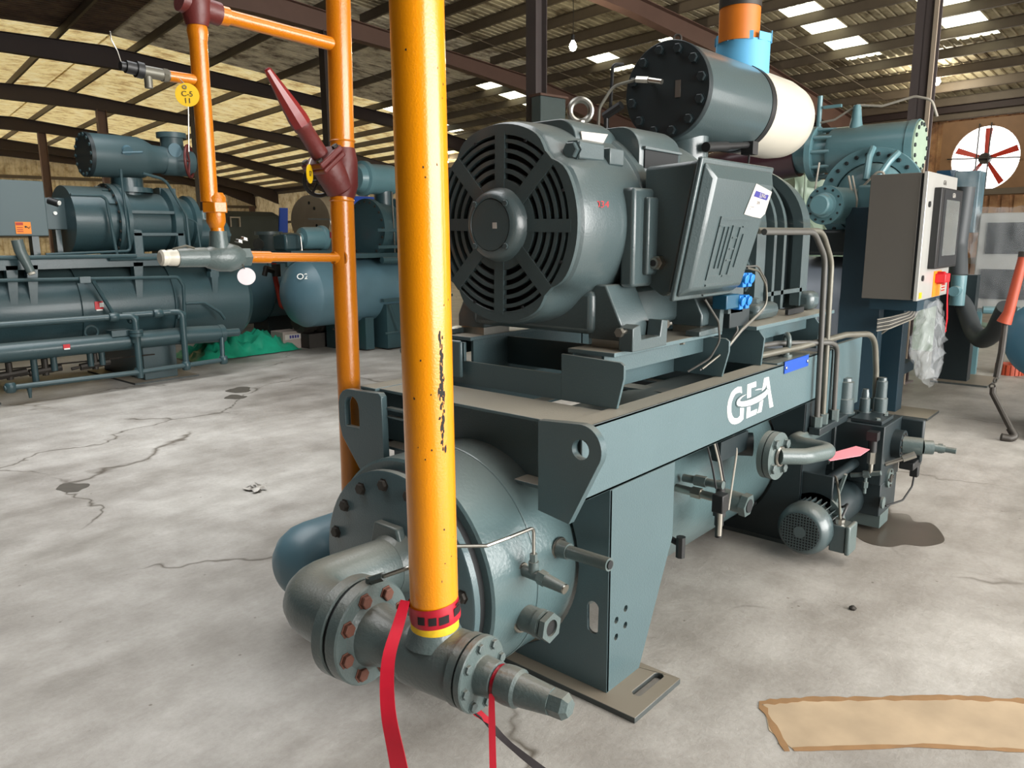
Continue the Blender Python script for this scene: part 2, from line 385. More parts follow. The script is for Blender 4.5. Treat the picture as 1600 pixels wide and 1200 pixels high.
def plain(name, me, mw, par): return obj(name, me, None, par, mw=mw)
def rsheet(L, m):
    key = (round(L, 3), m)
    if key not in skcache: skcache[key] = sheetmesh(L, m, 'skylight' if m == 'sky' else 'roof_sheet')
    return skcache[key]
for i in range(82):
    t = -4.55 + i*SW; far = t > 19.8
    if i in skyl:
        a, b = skyl[i]; a = 12.5
        for (p, q, m) in ((a, b, 'sky'), (b, 18.3, 'roofr')):
            plain('skylight_sheet' if m == 'sky' else 'roof_sheet', rsheet((q-p)*math.hypot(1, .19), m), slope_mw(p, t, 1, -.19), ceil)
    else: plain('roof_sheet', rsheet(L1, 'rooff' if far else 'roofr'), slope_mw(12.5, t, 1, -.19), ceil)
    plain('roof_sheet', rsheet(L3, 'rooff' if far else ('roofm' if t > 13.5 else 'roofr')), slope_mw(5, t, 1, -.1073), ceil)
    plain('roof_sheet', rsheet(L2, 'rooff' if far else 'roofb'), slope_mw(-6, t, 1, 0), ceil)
# purlins: C sections, one per row
def cpurlin(s, e=45):
    z = roofz(s); g = G()
    g.box(s-.03, s+.03, -5, e, z-.022, z-.004).box(s-.03, s-.018, -5, e, z-.16, z-.01).box(s-.03, s+.03, -5, e, z-.17, z-.155); return g
for k in range(31):
    s = -5.6 + .8*k
    if s < 18.1: hall('purlin', cpurlin(s, 14 if k % 2 and s < 11.5 else 45), 'purl' if s > 8 else 'purl', ceil)
# sag straps / X rods seen between purlins
for t in (7.9, 12.8, 17):
    hall('sag_rod', G().tube([(8.5, t, roofz(8.5)-.12), (17.5, t, roofz(17.5)-.12)], .008, 6), 'purl', ceil)
# rafters: tapered I beams
def rb(s):
    P = [(-6, 5.52), (3, 5.5), (6, 5.4), (10, 5.08), (12.5, 4.75), (16.25, 3.95), (17.9, 3.35)]
    for (a, z), (b, y) in zip(P, P[1:]):
        if s <= b: return z+(y-z)*(s-a)/(b-a)
    return 3.3
for t in (3.3, 9, 14, 20.5, 27, 34, 41, 44.2):
    g = G(); ss = [-6, 0, 3, 5, 6, 8, 10, 12.5, 14.5, 16.25, 17.9]
    for a, b in zip(ss, ss[1:]):
        za, zb, ya, yb = rb(a), rb(b), roofz(a+1e-6)-.18, roofz(b)-.18
        def q(y0, y1, a0, a1, c0, c1): g.add([(a,y0,a0),(b,y0,c0),(b,y1,c0),(a,y1,a0),(a,y0,a1),(b,y0,c1),(b,y1,c1),(a,y1,a1)], [(0,3,2,1),(4,5,6,7),(0,1,5,4),(1,2,6,5),(2,3,7,6),(3,0,4,7)])
        q(t-.006, t+.006, za, ya, zb, yb); q(t-.1, t+.1, za-.02, za, zb-.02, zb); q(t-.1, t+.1, ya-.001, ya+.012, yb-.001, yb+.012)
    hall('rafter', g, 'brown' if t < 14.5 else 'brownd', ceil)
# columns (H sections) with labels
def column(s, t, h, wd, label, mcol, mfl=None):
    p = BL(s, t, 0); r = thing('steel_column', label, 'column', p, 'steel columns of the hall')
    g = G().box(s-wd/2, s-wd/2+.012, t-wd/2, t+wd/2, .02, h).box(s+wd/2-.012, s+wd/2, t-wd/2, t+wd/2, .02, h).box(s-wd/2, s+wd/2, t-.006, t+.006, .02, h)
    hall('column_shaft', g, mcol, r)
    hall('base_plate', G().box(s-wd*.7, s+wd*.7, t-wd*.7, t+wd*.7, 0, .02), mcol, r)
    return r
c1_ = column(8.1, 3.44, 5.2, .17, 'grey-brown steel column with a pale edge, behind the stainless panel', 'colm')
c2_ = column(8.06, 9.0, 5.2, .22, 'dark steel column cased in grey below, directly above the big fan-grilled motor', 'colm')
column(7.24, 14, 5.3, .22, 'nearly black steel column half hidden beside the thinner of the two tall orange pipes', 'brownd')
column(6.94, 20.5, 5.3, .26, 'dark brown steel column right behind the leftmost short orange pipe', 'brownd')
column(6.26, 27, 5.4, .26, 'brown steel column rising behind the bolted lid of the left machine\'s suction tank', 'brown')
column(5.79, 34, 5.4, .26, 'leftmost brown steel column, above the green-grey sheet box', 'brown')
column(17.6, 44.0, 3.3, .26, 'small far brown column near the tan end wall, above the beige wrapped drum', 'brown')
tag(hall('edge_angle', G().box(7.995, 8.012, 3.315, 3.353, 0, 5.2), 'coll', None), 'pale galvanised angle running up the right edge of the grey-brown column', 'steel angle')

g = G().box(7.80, 8.30, 8.62, 8.82, 0, 3.50)
cc = hall('column_casing', g, 'valve', c2_, bevel=.01); hall('casing_cap', G().box(7.77, 8.33, 8.59, 8.85, 3.50, 3.53), 'brown', c2_)
# walls
wf = sroot('wall_far', BL(8, 44.5, 0))
wm = sheetmesh(6.6, 'walls', 'wall_panel', .9, .04)
for k in range(32):
    s = -10.5 + k*.9
    mw = RB @ Matrix.Translation((s, 44.5, 0)) @ Matrix(((0, 1, 0, 0), (0, 0, 1, 0), (1, 0, 0, 0), (0, 0, 0, 1)))
    plain('wall_panel', wm, mw, wf)
for z in (1.6, 3.2, 4.4): hall('girt', G().box(-10, 18, 44.33, 44.45, z, z+.15), 'purl', wf)
wr = sroot('wall_right', BL(18, 20, 0))
wm2 = sheetmesh(4.6, 'wallr', 'wall_panel', .9, .04); wm3 = sheetmesh(4.6, 'walls', 'wall_panel', .9, .04); wlow = sheetmesh(2.3, 'wallr', 'wall_panel', .9, .04); wtop = sheetmesh(.7, 'wallr', 'wall_panel', .9, .04)
RW = Matrix(((0, 0, 1, 0), (0, 1, 0, 0), (1, 0, 0, 0), (0, 0, 0, 1)))
for k in range(56):
    t = -2.8 + k*.9
    hole = 5.3 < t+.45 < 7.4
    if hole:
        plain('wall_panel', wlow, RB @ Matrix.Translation((18.02, t, 0)) @ RW, wr)
        plain('wall_panel', wtop, RB @ Matrix.Translation((18.02, t, 3.8)) @ RW, wr)
    else: plain('wall_panel', wm2 if t < 18 else wm3, RB @ Matrix.Translation((18.02, t, 0)) @ RW, wr)
for z in (.9, 2.3, 3.86): hall('girt', G().box(17.83, 17.98, -3, 48, z, z+.12), 'purl', wr)
hall('eave_beam', G().box(17.7, 17.95, -3, 48, 3.98, 4.12), 'brownd', wr)
wl = sroot('wall_left', BL(-6, 4, 0)); wb = sroot('wall_back', BL(6, -5, 0))
wbig = sheetmesh(6.2, 'brownd', 'wall_panel', .9, .04)
for k in range(43): plain('wall_panel', wbig, RB @ Matrix.Translation((-6.02, -5+.9*k, 0)) @ RW, wl)
hall('header', G().box(-6.1, -6.0, 33.8, 48, 4.9, 6.3), 'wallr', wl)
BWm = Matrix(((0, 1, 0, 0), (0, 0, 1, 0), (1, 0, 0, 0), (0, 0, 0, 1)))
for k in range(26):
    s = -6 + .9*k
    if s < .2 or s > 11: plain('wall_panel', wbig if s < 11 else wm2, RB @ Matrix.Translation((s, -5.02, 0)) @ BWm, wb)
hall('header', G().box(.3, 11.5, -5.1, -5.0, 4.6, 6.3), 'wallr', wb)
# exhaust fan in its square plate
fc = BL(17.93, 6.26, 3.03)
fan = thing('exhaust_fan', 'round red-bladed exhaust fan glowing with daylight in the right wall', 'fan', fc)
hall('mounting_plate', G().prism([[(5.27, 2.28), (7.12, 2.28), (7.12, 3.82), (5.27, 3.82)], circ2((6.26, 3.03), .64, 40)], 'yz', 17.93, 17.97), 'plate', fan)
for dt in (-.09, .13): hall('guard_bar', G().tube([(17.86, 6.26+dt, 2.42), (17.86, 6.26+dt, 3.72)], .014, 8), 'iron', fan)
hall('guard_bar', G().tube([(17.86, 5.6, 3.0), (17.86, 6.95, 3.06)], .014, 8), 'iron', fan)
hall('hub', G().cyl((17.9, 6.26, 3.03), (18.02, 6.26, 3.03), .11), 'iron', fan)
for k in range(5):
    a = 2*PI*k/5+.35; u = Vector((0, math.cos(a), math.sin(a))); v = Vector((.35, -math.sin(a), math.cos(a))).normalized()
    g = G(); c = Vector((17.98, 6.26, 3.03)); pp = [c+u*.09-v*.035, c+u*.6-v*.07, c+u*.6+v*.06, c+u*.09+v*.035]; n_ = u.cross(v)*.004
    g.add([p-n_ for p in pp]+[p+n_ for p in pp], [(0,1,2,3),(7,6,5,4),(0,4,5,1),(1,5,6,2),(2,6,7,3),(3,7,4,0)]); hall('fan_blade', g, 'fanred', fan)

# hanging lamps
def lamp(s, t, z, label, e):
    p = BL(s, t, z); r = thing('hanging_lamp', label, 'lamp', p, 'bare bulbs hung under the roof')
    obj('bulb', G().lathe([(-.09, .01), (-.075, .04), (-.03, .06), (.02, .045), (.06, .02)], p, (0, 0, 1), 16), 'bulb', r)
    obj('socket', G().cyl(p+Vector((0, 0, .06)), p+Vector((0, 0, .14)), .028, 12), 'blackpl', r)
    obj('cord', G().tube([p+Vector((0, 0, .14)), p+Vector((.01, 0, .4)), p+Vector((0, .02, roofz(s)-z-.14))], .006, 6), 'iron', r)
    l = bpy.data.lights.new('bulb_light', 'POINT'); l.energy = e; l.color = (1, .93, .75); l.shadow_soft_size = .06
    o = bpy.data.objects.new('bulb_light', l); COL.objects.link(o); o.parent = r; o.location = (0, 0, -.16)
lamp(8.83, 9.02, 4.4, 'lit bare bulb on a cord just right of the dark column above the motor', 60)
lamp(16.0, 6.54, 4.36, 'lit bare bulb beside the grey-brown column above the turquoise cylinder', 60)
lamp(16.7, 23.5, 4.2, 'small distant lit bulb low between the thick yellow pipe and the fan-grilled motor', 80)

# ================================================================== MAIN MACHINE: SKID FRAME
Ya, Yb, Yc = 1.276, 2.31, 1.79
sk = thing('skid_frame', 'grey-green welded steel skid frame with the white lettered side beam and tapered legs', 'machine frame', (1.9, 1.79, 0))
g = G().box(1.78, 3.72, Ya, Ya+.008, .72, .95).box(1.78, 3.72, Ya, Ya+.09, .938, .95).box(1.78, 3.72, Ya, Ya+.09, .72, .732)
rbm = obj('side_beam', g, 'tealdusty', sk, bevel=.003)
g = G().box(1.78, 4.1, Yb-.008, Yb, .72, .95).box(1.78, 4.1, Yb-.09, Yb, .938, .95).box(1.78, 4.1, Yb-.09, Yb, .72, .732)
obj('side_beam', g, 'tealdusty', sk, bevel=.003)
for x in (1.80, 3.58):
    g = G().box(x, x+.14, Ya+.01, Yb-.01, .936, .947).box(x, x+.14, Ya+.01, Yb-.01, .72, .732).box(x+.065, x+.075, Ya+.01, Yb-.01, .732, .936)
    obj('cross_beam', g, 'tealdusty', sk, bevel=.002)
obj('deck_strip', G().box(1.945, 2.03, Ya+.09, Yb-.09, .934, .944), 'tealdusty', sk)
obj('small_shelf', G().box(1.775, 1.80, 1.98, 2.16, .88, .888).box(1.775, 1.80, 1.98, 2.16, .85, .856), 'teal', sk)
for x in (3.0,): obj('cross_beam', G().box(x, x+.1, Ya+.01, Yb-.01, .80, .81), 'teal', sk)
# white G E A lettering painted on the beam
LG = {
'G':[(2.855,0.912),(2.861,0.884),(2.844,0.891),(2.822,0.892),(2.800,0.890),(2.783,0.878),(2.771,0.862),(2.770,0.844),(2.773,0.822),(2.784,0.806),(2.801,0.794),(2.823,0.788),(2.841,0.788),(2.855,0.794),(2.853,0.826),(2.887,0.821),(2.888,0.774),(2.865,0.767),(2.837,0.765),(2.807,0.767),(2.781,0.775),(2.759,0.789),(2.743,0.809),(2.737,0.833),(2.736,0.851),(2.741,0.871),(2.753,0.888),(2.769,0.904),(2.793,0.912),(2.822,0.916)],
'Et':[(2.910,0.912),(2.993,0.913),(2.996,0.891),(2.946,0.892),(2.949,0.854),(2.914,0.855)],
'Eb':[(2.917,0.820),(2.950,0.819),(2.950,0.792),(3.017,0.793),(3.011,0.772),(2.917,0.771)],
'A1':[(3.074,0.915),(3.095,0.915),(3.097,0.882),(3.088,0.870),(3.058,0.862),(3.067,0.893)],
'A2':[(3.095,0.915),(3.119,0.914),(3.150,0.845),(3.187,0.775),(3.148,0.775),(3.121,0.841),(3.103,0.879)],
'A3':[(3.042,0.825),(3.075,0.826),(3.070,0.801),(3.062,0.773),(3.022,0.774),(3.036,0.798)],
'sw':[(2.900,0.874),(2.867,0.873),(2.841,0.869),(2.821,0.863),(2.814,0.855),(2.816,0.846),(2.831,0.838),(2.857,0.831),(2.896,0.825),(2.950,0.821),(3.005,0.822),(3.055,0.826),(3.091,0.834),(3.115,0.846),(3.122,0.855),(3.102,0.864),(3.087,0.857),(3.052,0.851),(3.001,0.847),(2.947,0.845),(2.894,0.847),(2.860,0.851),(2.840,0.856),(2.842,0.862),(2.862,0.869)],
'sp':[(2.988,0.877),(3.018,0.878),(3.049,0.875),(3.065,0.871),(3.028,0.873)]}
g = G(); g2 = G()
for k, P in LG.items():
    if k != 'sw': g.prism(P, 'xz', Ya-.0016, Ya-.0002); continue
    g2.prism(P, 'xz', Ya-.0040, Ya-.0030)
    c_ = []; n = len(P)                      # painted outline of the beam colour that parts swoosh and letters
    ar = sum(P[i][0]*P[(i+1) % n][1]-P[(i+1) % n][0]*P[i][1] for i in range(n))
    for i in range(n):
        p, q = Vector(P[i-1]), Vector(P[(i+1) % n]); t = (q-p).normalized(); nn = Vector((t.y, -t.x))*(1 if ar > 0 else -1); c_.append(tuple(Vector(P[i])+nn*.0055))
    obj('letter_gap', G().prism(c_, 'xz', Ya-.0029, Ya-.0017), 'teal', rbm)
obj('swoosh', g2, 'white', rbm)
o = obj('lettering', g, 'white', rbm); o['label'] = 'white letters GEA with a swoosh'
# lifting eye plates
ro = circ2((1.262, .895), .074, 14, 3.75, 1.45, True)
P = [(1.42, .957), (1.42, .672), (1.302, .655)] + ro
obj('lifting_plate', G().prism([P, circ2((1.262, .893), .030, 24)], 'yz', 1.752, 1.78), 'teal', sk, bevel=.003)
P = [(2.155, .93), (2.15, .67), (2.255, .60), (2.305, .635), (2.40, .745), (2.415, .80), (2.415, .875), (2.405, .905), (2.385, .925), (2.36, .935), (2.17, .943)]
slot = [(2.29, .79), (2.375, .79), (2.375, .865)] + circ2((2.333, .868), .042, 9, 0.1, PI-.1, True) + [(2.29, .865)]
obj('lifting_plate', G().prism([P, slot], 'yz', 1.752, 1.78), 'teal', sk, bevel=.003)
# leg weldments: bent side plates, saddle plate round the vessel, slotted sole plate
def leg_set(x0, first):  # rear set near black: shade under the vessel put into its colour
    for s, y in ((1, Ya), (-1, Yb)):
        P = [(x0, .02), (x0+.20, .02), (x0+.405, .44), (x0+.405, .72), (x0, .72)]
        holes = [circ2((x0+.03+.055*i+.02, .20+.06*j+.02*i), .012, 10) for i in (0, 1) for j in (0, 1)]
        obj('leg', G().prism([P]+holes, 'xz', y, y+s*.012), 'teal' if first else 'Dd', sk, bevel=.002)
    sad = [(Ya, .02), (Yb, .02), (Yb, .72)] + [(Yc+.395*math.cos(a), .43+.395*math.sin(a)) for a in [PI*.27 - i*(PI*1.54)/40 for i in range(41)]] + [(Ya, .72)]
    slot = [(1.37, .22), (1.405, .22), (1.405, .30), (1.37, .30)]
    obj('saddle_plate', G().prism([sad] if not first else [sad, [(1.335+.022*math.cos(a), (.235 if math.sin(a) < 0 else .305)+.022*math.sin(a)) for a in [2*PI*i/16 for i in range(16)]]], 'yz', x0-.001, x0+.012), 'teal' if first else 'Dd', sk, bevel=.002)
    for y0, y1 in (((1.133, 2.45),) if first else ((1.24, 2.40),)):
        sl = [(x0+.135+.065*(1 if math.cos(a) > 0 else -1)+.018*math.cos(a), (1.20 if first else 2.36)+.018*math.sin(a)) for a in [2*PI*i/16+.01 for i in range(16)]]
        obj('sole_plate', G().prism([[(x0-(.055 if first else .0), y0), (x0+.235, y0), (x0+.235, y1), (x0-(.055 if first else .0), y1)], sl], 'xy', 0, .02), 'rail', sk, bevel=.002)
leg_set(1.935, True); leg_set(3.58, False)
# far end: ribbed end post of the frame and blue plate with lifting ring
g = G()
for k in range(4): g.box(3.745+.05*k, 3.775+.05*k, Ya-.022, Ya+.02, .60, .95)
g.box(3.72, 3.94, Ya, Ya+.02, .60, .95); obj('ribbed_end_post', g, 'teal', sk)
obj('end_plate', G().box(3.96, 4.36, Ya+.0, Ya+.02, .60, .96), 'teal', sk)
bp_ = obj('blue_plate', G().box(3.28, 3.56, Ya-.006, Ya-.001, .905, .958), 'royal', sk, bevel=.001)
tp = obj('ring_pad', G().box(3.22, 3.6, Ya+.005, Ya+.10, .951, .957), 'teal', sk)
for x in (3.29, 3.54): bolt((x, Ya-.006, .93), (0, -1, 0), .008, bp_, 'steel', 'round', 'screw')
obj('lifting_ring', G().torus((3.44, 1.33, 1.025), (.6, -.8, 0), .034, .011).cyl((3.44, 1.33, .957), (3.44, 1.33, .995), .014).cyl((3.44, 1.33, .957), (3.44, 1.33, .968), .026), 'valve', sk)

# ------------------------------------------------------------------ oil separator vessel
vz = .43
tk = thing('separator_vessel', 'big grey-green horizontal pressure vessel with a round bolted end flange, under the skid frame', 'tank', (1.6, Yc, .05))
obj('shell', G().lathe([(0, .372), (.006, .381), (2.66, .381), (2.75, .34), (2.84, .22), (2.87, .05)], (1.536, Yc, vz), (1, 0, 0), 72), 'tank', tk, angle=25)
obj('gasket', G().lathe([(0, .345), (.026, .345)], (1.511, Yc, vz), (1, 0, 0), 64), 'black', tk)
bf = obj('blind_flange', G().lathe([(0, .345), (.004, .352), (.026, .352), (.03, .345)], (1.482, Yc, vz), (1, 0, 0), 64), 'teal', tk)
bolts((1.482, Yc, vz), (-1, 0, 0), .308, 16, .018, tk, 'iron', ph=.3)
obj('seam_weld', G().torus((1.74, Yc, vz), (1, 0, 0), .381, .004, 72, 6), 'tank', tk)
obj('nozzle_hub', G().lathe([(0, .105), (.02, .10), (.05, .088)], (1.482, Yc-.02, .495), (-1, 0, 0), 32), 'valve', tk)
obj('lug', G().prism([(1.70, .50), (1.88, .50), (1.845, .62), (1.735, .62)], 'yz', 1.45, 1.482), 'valve', tk, bevel=.008)
# nozzles on the near side
def rad(x, ang, l0, l1): # point on shell side, ang below horizontal (toward -y)
    d = Vector((0, -math.cos(ang), math.sin(ang))); return Vector((x, Yc, vz))+d*l0, Vector((x, Yc, vz))+d*l1, d
n1 = obj('drain_nozzle', G().cyl((1.86, 1.46, .512), (1.855, 1.375, .515), .032, r1=.026).cyl((1.855, 1.40, .514), (1.845, 1.215, .520), .021), 'valve', tk)
obj('bore', G().cyl((1.845, 1.2145, .520), (1.845, 1.211, .520), .014), 'black', n1)
n2 = obj('sight_glass', G().cyl((1.69, 1.52, .34), (1.69, 1.34, .34), .042).cyl((1.69, 1.365, .34), (1.69, 1.345, .34), .045), 'valve', tk)
obj('hex_ring', G().prism([circ2((1.69, .34), .047, 6, .3, .3+2*PI), circ2((1.69, .34), .026, 20)], 'xz', 1.315, 1.335), 'valve', n2)
obj('lens', G().cyl((1.69, 1.335, .34), (1.69, 1.322, .34), .026), 'blackpl', n2)
n3 = obj('charging_valve', G().cyl((1.68, 1.435, .50), (1.68, 1.35, .497), .017).cyl((1.68, 1.378, .49), (1.68, 1.378, .54), .016)
         .cyl((1.68, 1.355, .499), (1.68, 1.33, .495), .023, 6).cyl((1.68, 1.33, .495), (1.68, 1.262, .488), .020, 20, .016).cyl((1.68, 1.378, .54), (1.68, 1.378, .565), .012, 6), 'valve', tk)
obj('valve_cap', G().cyl((1.68, 1.262, .488), (1.68, 1.257, .487), .0155), 'steel', n3)
obj('sensing_tube', G().tube([(1.68, 1.378, .56), (1.68, 1.378, .648), (1.56, 1.372, .655), (1.48, 1.385, .652), (1.34, 1.37, .70), (1.17, 1.36, .70), (1.155, 1.46, .648), (1.15, 1.485, .634)], .0055, 8, .02), 'steel', tk)
obj('tube_fitting', G().cyl((1.158, 1.44, .658), (1.15, 1.485, .636), .012, 6).cyl((1.15, 1.487, .61), (1.15, 1.487, .645), .012, 8), 'valve', tk)
for c_, r_ in (((1.86, 1.418, .512), .034), ((1.69, 1.425, .34), .046), ((1.68, 1.422, .50), .020)): obj('weld_bead', G().torus(c_, (0, 1, 0), r_, .005, 24, 6), 'steel', tk)
for x, z, l in ((2.60, .52, .10), (2.72, .50, .10)):
    pass
obj('oil_drain_plug', G().cyl((3.05, 1.47, .37), (3.05, 1.30, .355), .045).cyl((3.05, 1.33, .358), (3.05, 1.30, .355), .052, 6), 'valve', tk)
obj('drain_bore', G().cyl((3.05, 1.2995, .355), (3.05, 1.296, .355), .030), 'black', tk)
# sensor cluster hanging on the shell side
sn = thing('pressure_sensor_cluster', 'cluster of small transducers and needle valves on the vessel flank behind the front leg', 'sensor', (2.6, 1.3, .5))
obj('upper_valve', G().cyl((2.66, 1.41, .555), (2.66, 1.24, .56), .016).cyl((2.66, 1.36, .557), (2.66, 1.31, .558), .022, 6), 'valve', sn)
obj('lower_valve', G().cyl((2.60, 1.41, .53), (2.60, 1.22, .525), .016).cyl((2.60, 1.34, .528), (2.60, 1.30, .528), .022, 6).cyl((2.60, 1.24, .525), (2.60, 1.215, .525), .019), 'steel', sn)
obj('plug_connector', G().box(2.575, 2.63, 1.20, 1.245, .475, .545), 'blackpl', sn, bevel=.004)
obj('plug_lead', G().tube([(2.60, 1.22, .48), (2.60, 1.22, .38)], .009, 8), 'wirel', sn)
obj('drop_valve', G().cyl((2.70, 1.27, .56), (2.70, 1.27, .38), .018).cyl((2.70, 1.27, .46), (2.70, 1.27, .42), .026, 8).cyl((2.70, 1.27, .40), (2.70, 1.27, .33), .014), 'blackpl', sn)
obj('lever', G().obox((2.645, 1.24, .42), ((1, 0, 0), (0, 1, 0), (0, 0, 1)), .012, .004, .035), 'steel', sn)
obj('low_drain_valve', G().cyl((2.45, 1.42, .40), (2.45, 1.30, .37), .012).cyl((2.45, 1.30, .40), (2.45, 1.30, .32), .018, 8), 'blackpl', sn)
for k, (x, y) in enumerate(((2.63, 1.255), (2.70, 1.262), (2.715, 1.262), (2.88, 1.27))):
    obj('sensor_cable', G().tube([(x, y+.05, .73), (x+.02, y+.03, .63), (x+(.0 if k < 3 else -.1), y, .55 if k < 3 else .42)], .004, 6, .05), 'wirel' if k % 2 else 'blackpl', sn)

# second, smaller blue-grey vessel whose dished end looks out behind the flange
v2 = thing('oil_cooler_vessel', 'blue-grey vessel with a dished end peeping out left of the bolted flange, near the floor', 'tank', (1.75, 2.35, .3))
obj('dished_end', G().lathe([(-.14, .001), (-.135, .05), (-.115, .09), (-.08, .125), (-.03, .147), (.02, .152), (1.9, .152)], (1.60, 2.43, .27), (1, 0, 0), 40), 'C', v2)
obj('support_foot', G().box(1.8, 1.83, 2.33, 2.53, .0, .2).box(3.2, 3.23, 2.33, 2.53, 0, .2), 'teal', v2)

# ------------------------------------------------------------------ angle valve with the tall yellow pipe
vd = Vector((.12, -.993, 0)).normalized(); vu = vd.cross(Vector((0, 0, 1))).normalized()
V0 = Vector((1.17, 1.2476, .497))
def A(k): return V0 + vd*k
va = thing('angle_valve', 'grey angle stop valve with rust-headed flange bolts, at the foot of the yellow pipe', 'valve', (1.17, 1.25, .38))
pts = [(1.45, 1.77, .495), (1.27, 1.775, .495), (1.175, 1.77, .495), A(-.50)+Vector((0, 0, 0)), A(-.33)]
obj('elbow', G().tube([(1.46, 1.77, .495), (1.14, 1.79, .495), A(-.315)], .088, 32, .20), 'valve', va, angle=50)
obj('body_flange', G().lathe([(0, .13), (.004, .134), (.036, .134), (.04, .13)], A(-.315), vd, 48), 'valve', va)
obj('flange_gasket', G().lathe([(0, .127), (.010, .127)], A(-.276), vd, 48), 'black', va)
obj('body_flange', G().lathe([(0, .13), (.004, .134), (.036, .134), (.04, .13)], A(-.266), vd, 48), 'valve', va)
bolts(A(-.226), vd, .103, 8, .0175, va, 'rust', ph=.35); bolts(A(-.315), -vd, .103, 8, .016, va, 'iron', ph=.35)
obj('body', G().lathe([(-.228, .098), (-.215, .082), (-.17, .07), (-.125, .068), (-.10, .076), (-.085, .083), (-.07, .084), (.075, .084)], V0, vd, 48), 'valve', va, angle=30)
obj('body_flange', G().lathe([(0, .088), (.022, .088)], A(.076), vd, 48), 'valve', va)
obj('bonnet_plate', G().lathe([(0, .087), (.003, .09), (.018, .09), (.021, .087)], A(.102), vd, 48), 'valve', va)
obj('bonnet_gasket', G().lathe([(0, .084), (.006, .084)], A(.097), vd, 48), 'black', va)
bolts(A(.123), vd, .073, 8, .0115, va, 'valve', ph=.2)
obj('stem_cap', G().lathe([(.12, .050), (.125, .046), (.165, .043), (.168, .036), (.178, .036), (.18, .043), (.20, .045), (.225, .044), (.232, .038), (.312, .030)], V0, vd, 32), 'valve', va, angle=30)
obj('hex_end', G().lathe([(.305, .030), (.345, .030), (.358, .020), (.360, .006)], V0, vd, 6), 'valve', va, angle=10)
obj('pipe_boss', G().lathe([(0, .076), (.015, .068), (.03, .061), (.034, .059)], (1.165, 1.263, .548), (.0, 0, 1), 40), 'valve', va, angle=40)
# yellow pipe
yt = Vector((1.178, 1.285, 2.55)); y0 = Vector((1.165, 1.263, .577))
yp = thing('yellow_pipe', 'thick yellow-orange vertical pipe with chipped black scars, standing in the foreground', 'pipe', y0)
obj('pipe', G().cyl(y0, yt, .0575, 64), 'yellow', yp)
obj('paint_edge', G().lathe([(0, .0577), (.028, .0581), (.03, .0577)], y0, yt-y0, 48), 'yellowedge', yp)
random.seed(7)
g = G(); dv = (yt-y0).normalized(); uu, vv, _ = basis(dv)
def chip(z, ang, rz, ra):
    c = y0 + dv*((z-y0.z)); r = .0579; n = 7; vs = []
    ph = [random.uniform(.55, 1.2) for _ in range(n)]
    for i in range(n):
        a = 2*PI*i/n; da = ang+ra*math.cos(a)*ph[i]; dz = rz*math.sin(a)*ph[i]
        vs.append(c + dv*dz + Vector((math.cos(da), math.sin(da), 0))*r)
    vs.append(c+Vector((math.cos(ang), math.sin(ang), 0))*(r+.0004)); g.add(vs, [(i, (i+1) % n, n) for i in range(n)])
A0 = math.radians(-101)
for k in range(85):
    z = random.triangular(1.02, 1.33, 1.18); chip(z, A0+random.gauss(0, .05)-(z-1.18)*.1, random.uniform(.003, .012), random.uniform(.02, .07))
for k in range(24): chip(random.uniform(.7, 2.2), A0+random.uniform(-1.2, .6), random.uniform(.0015, .004), random.uniform(.02, .05))
obj('paint_chips', g, 'chip', yp)['kind'] = 'stuff'
# red and black tape: ring on the pipe, ring on the cap, hanging tails
def band(c, d, r, h, m, nm, par, tilt=0):
    return obj(nm, G().lathe([(-h/2, r), (-h/4, r+.0015), (h/4, r+.001), (h/2, r)], c, d, 48, cap=False), m, par)
def ribbon(pts, wds, m, nm, par, nrm):
    g = G(); vs = []; pts = [Vector(p) for p in pts]; n = len(pts)
    if not isinstance(nrm, list): nrm = [nrm]*n
    P_, W_, N_ = [], [], []
    for i in range(n-1):
        p0, p1, p2, p3 = pts[max(i-1, 0)], pts[i], pts[i+1], pts[min(i+2, n-1)]
        for j in range(5):
            t = j/5; P_.append(.5*((2*p1)+(p2-p0)*t+(2*p0-5*p1+4*p2-p3)*t*t+(3*p1-p0-3*p2+p3)*t**3)); W_.append(wds[i]*(1-t)+wds[i+1]*t); N_.append(Vector(nrm[i]).lerp(Vector(nrm[i+1]), t)+Vector((.12*math.sin(i+t*2), .1*math.cos(1.7*i+t), 0)))
    pts = P_+[pts[-1]]; wds = W_+[wds[-1]]; nrm = N_+[Vector(nrm[-1])]; n = len(pts)
    for i, p in enumerate(pts):
        t = (pts[min(i+1, n-1)]-pts[max(i-1, 0)]).normalized(); nn = Vector(nrm[i] if isinstance(nrm, list) else nrm); w_ = t.cross(nn).normalized()*wds[i]/2; q = w_.cross(t).normalized()*.0012
        vs += [p-w_-q, p+w_-q, p+w_+q, p-w_+q]
    fs = []
    for i in range(n-1):
        for j in range(4): fs.append((4*i+j, 4*i+(j+1) % 4, 4*i+4+(j+1) % 4, 4*i+4+j))
    fs += [(3, 2, 1, 0), tuple(4*(n-1)+j for j in range(4))]
    g.add(vs, fs); return obj(nm, g, m, par)
tp1 = thing('barrier_tape', 'wide red and black tape wrapped round the yellow pipe foot, its tail hanging left', 'tape', (1.1, 1.25, .6))
band(y0+dv*.050, dv+Vector((-.10, .06, 0)), .0605, .050, 'tape', 'pipe_wrap', tp1)
g = G()
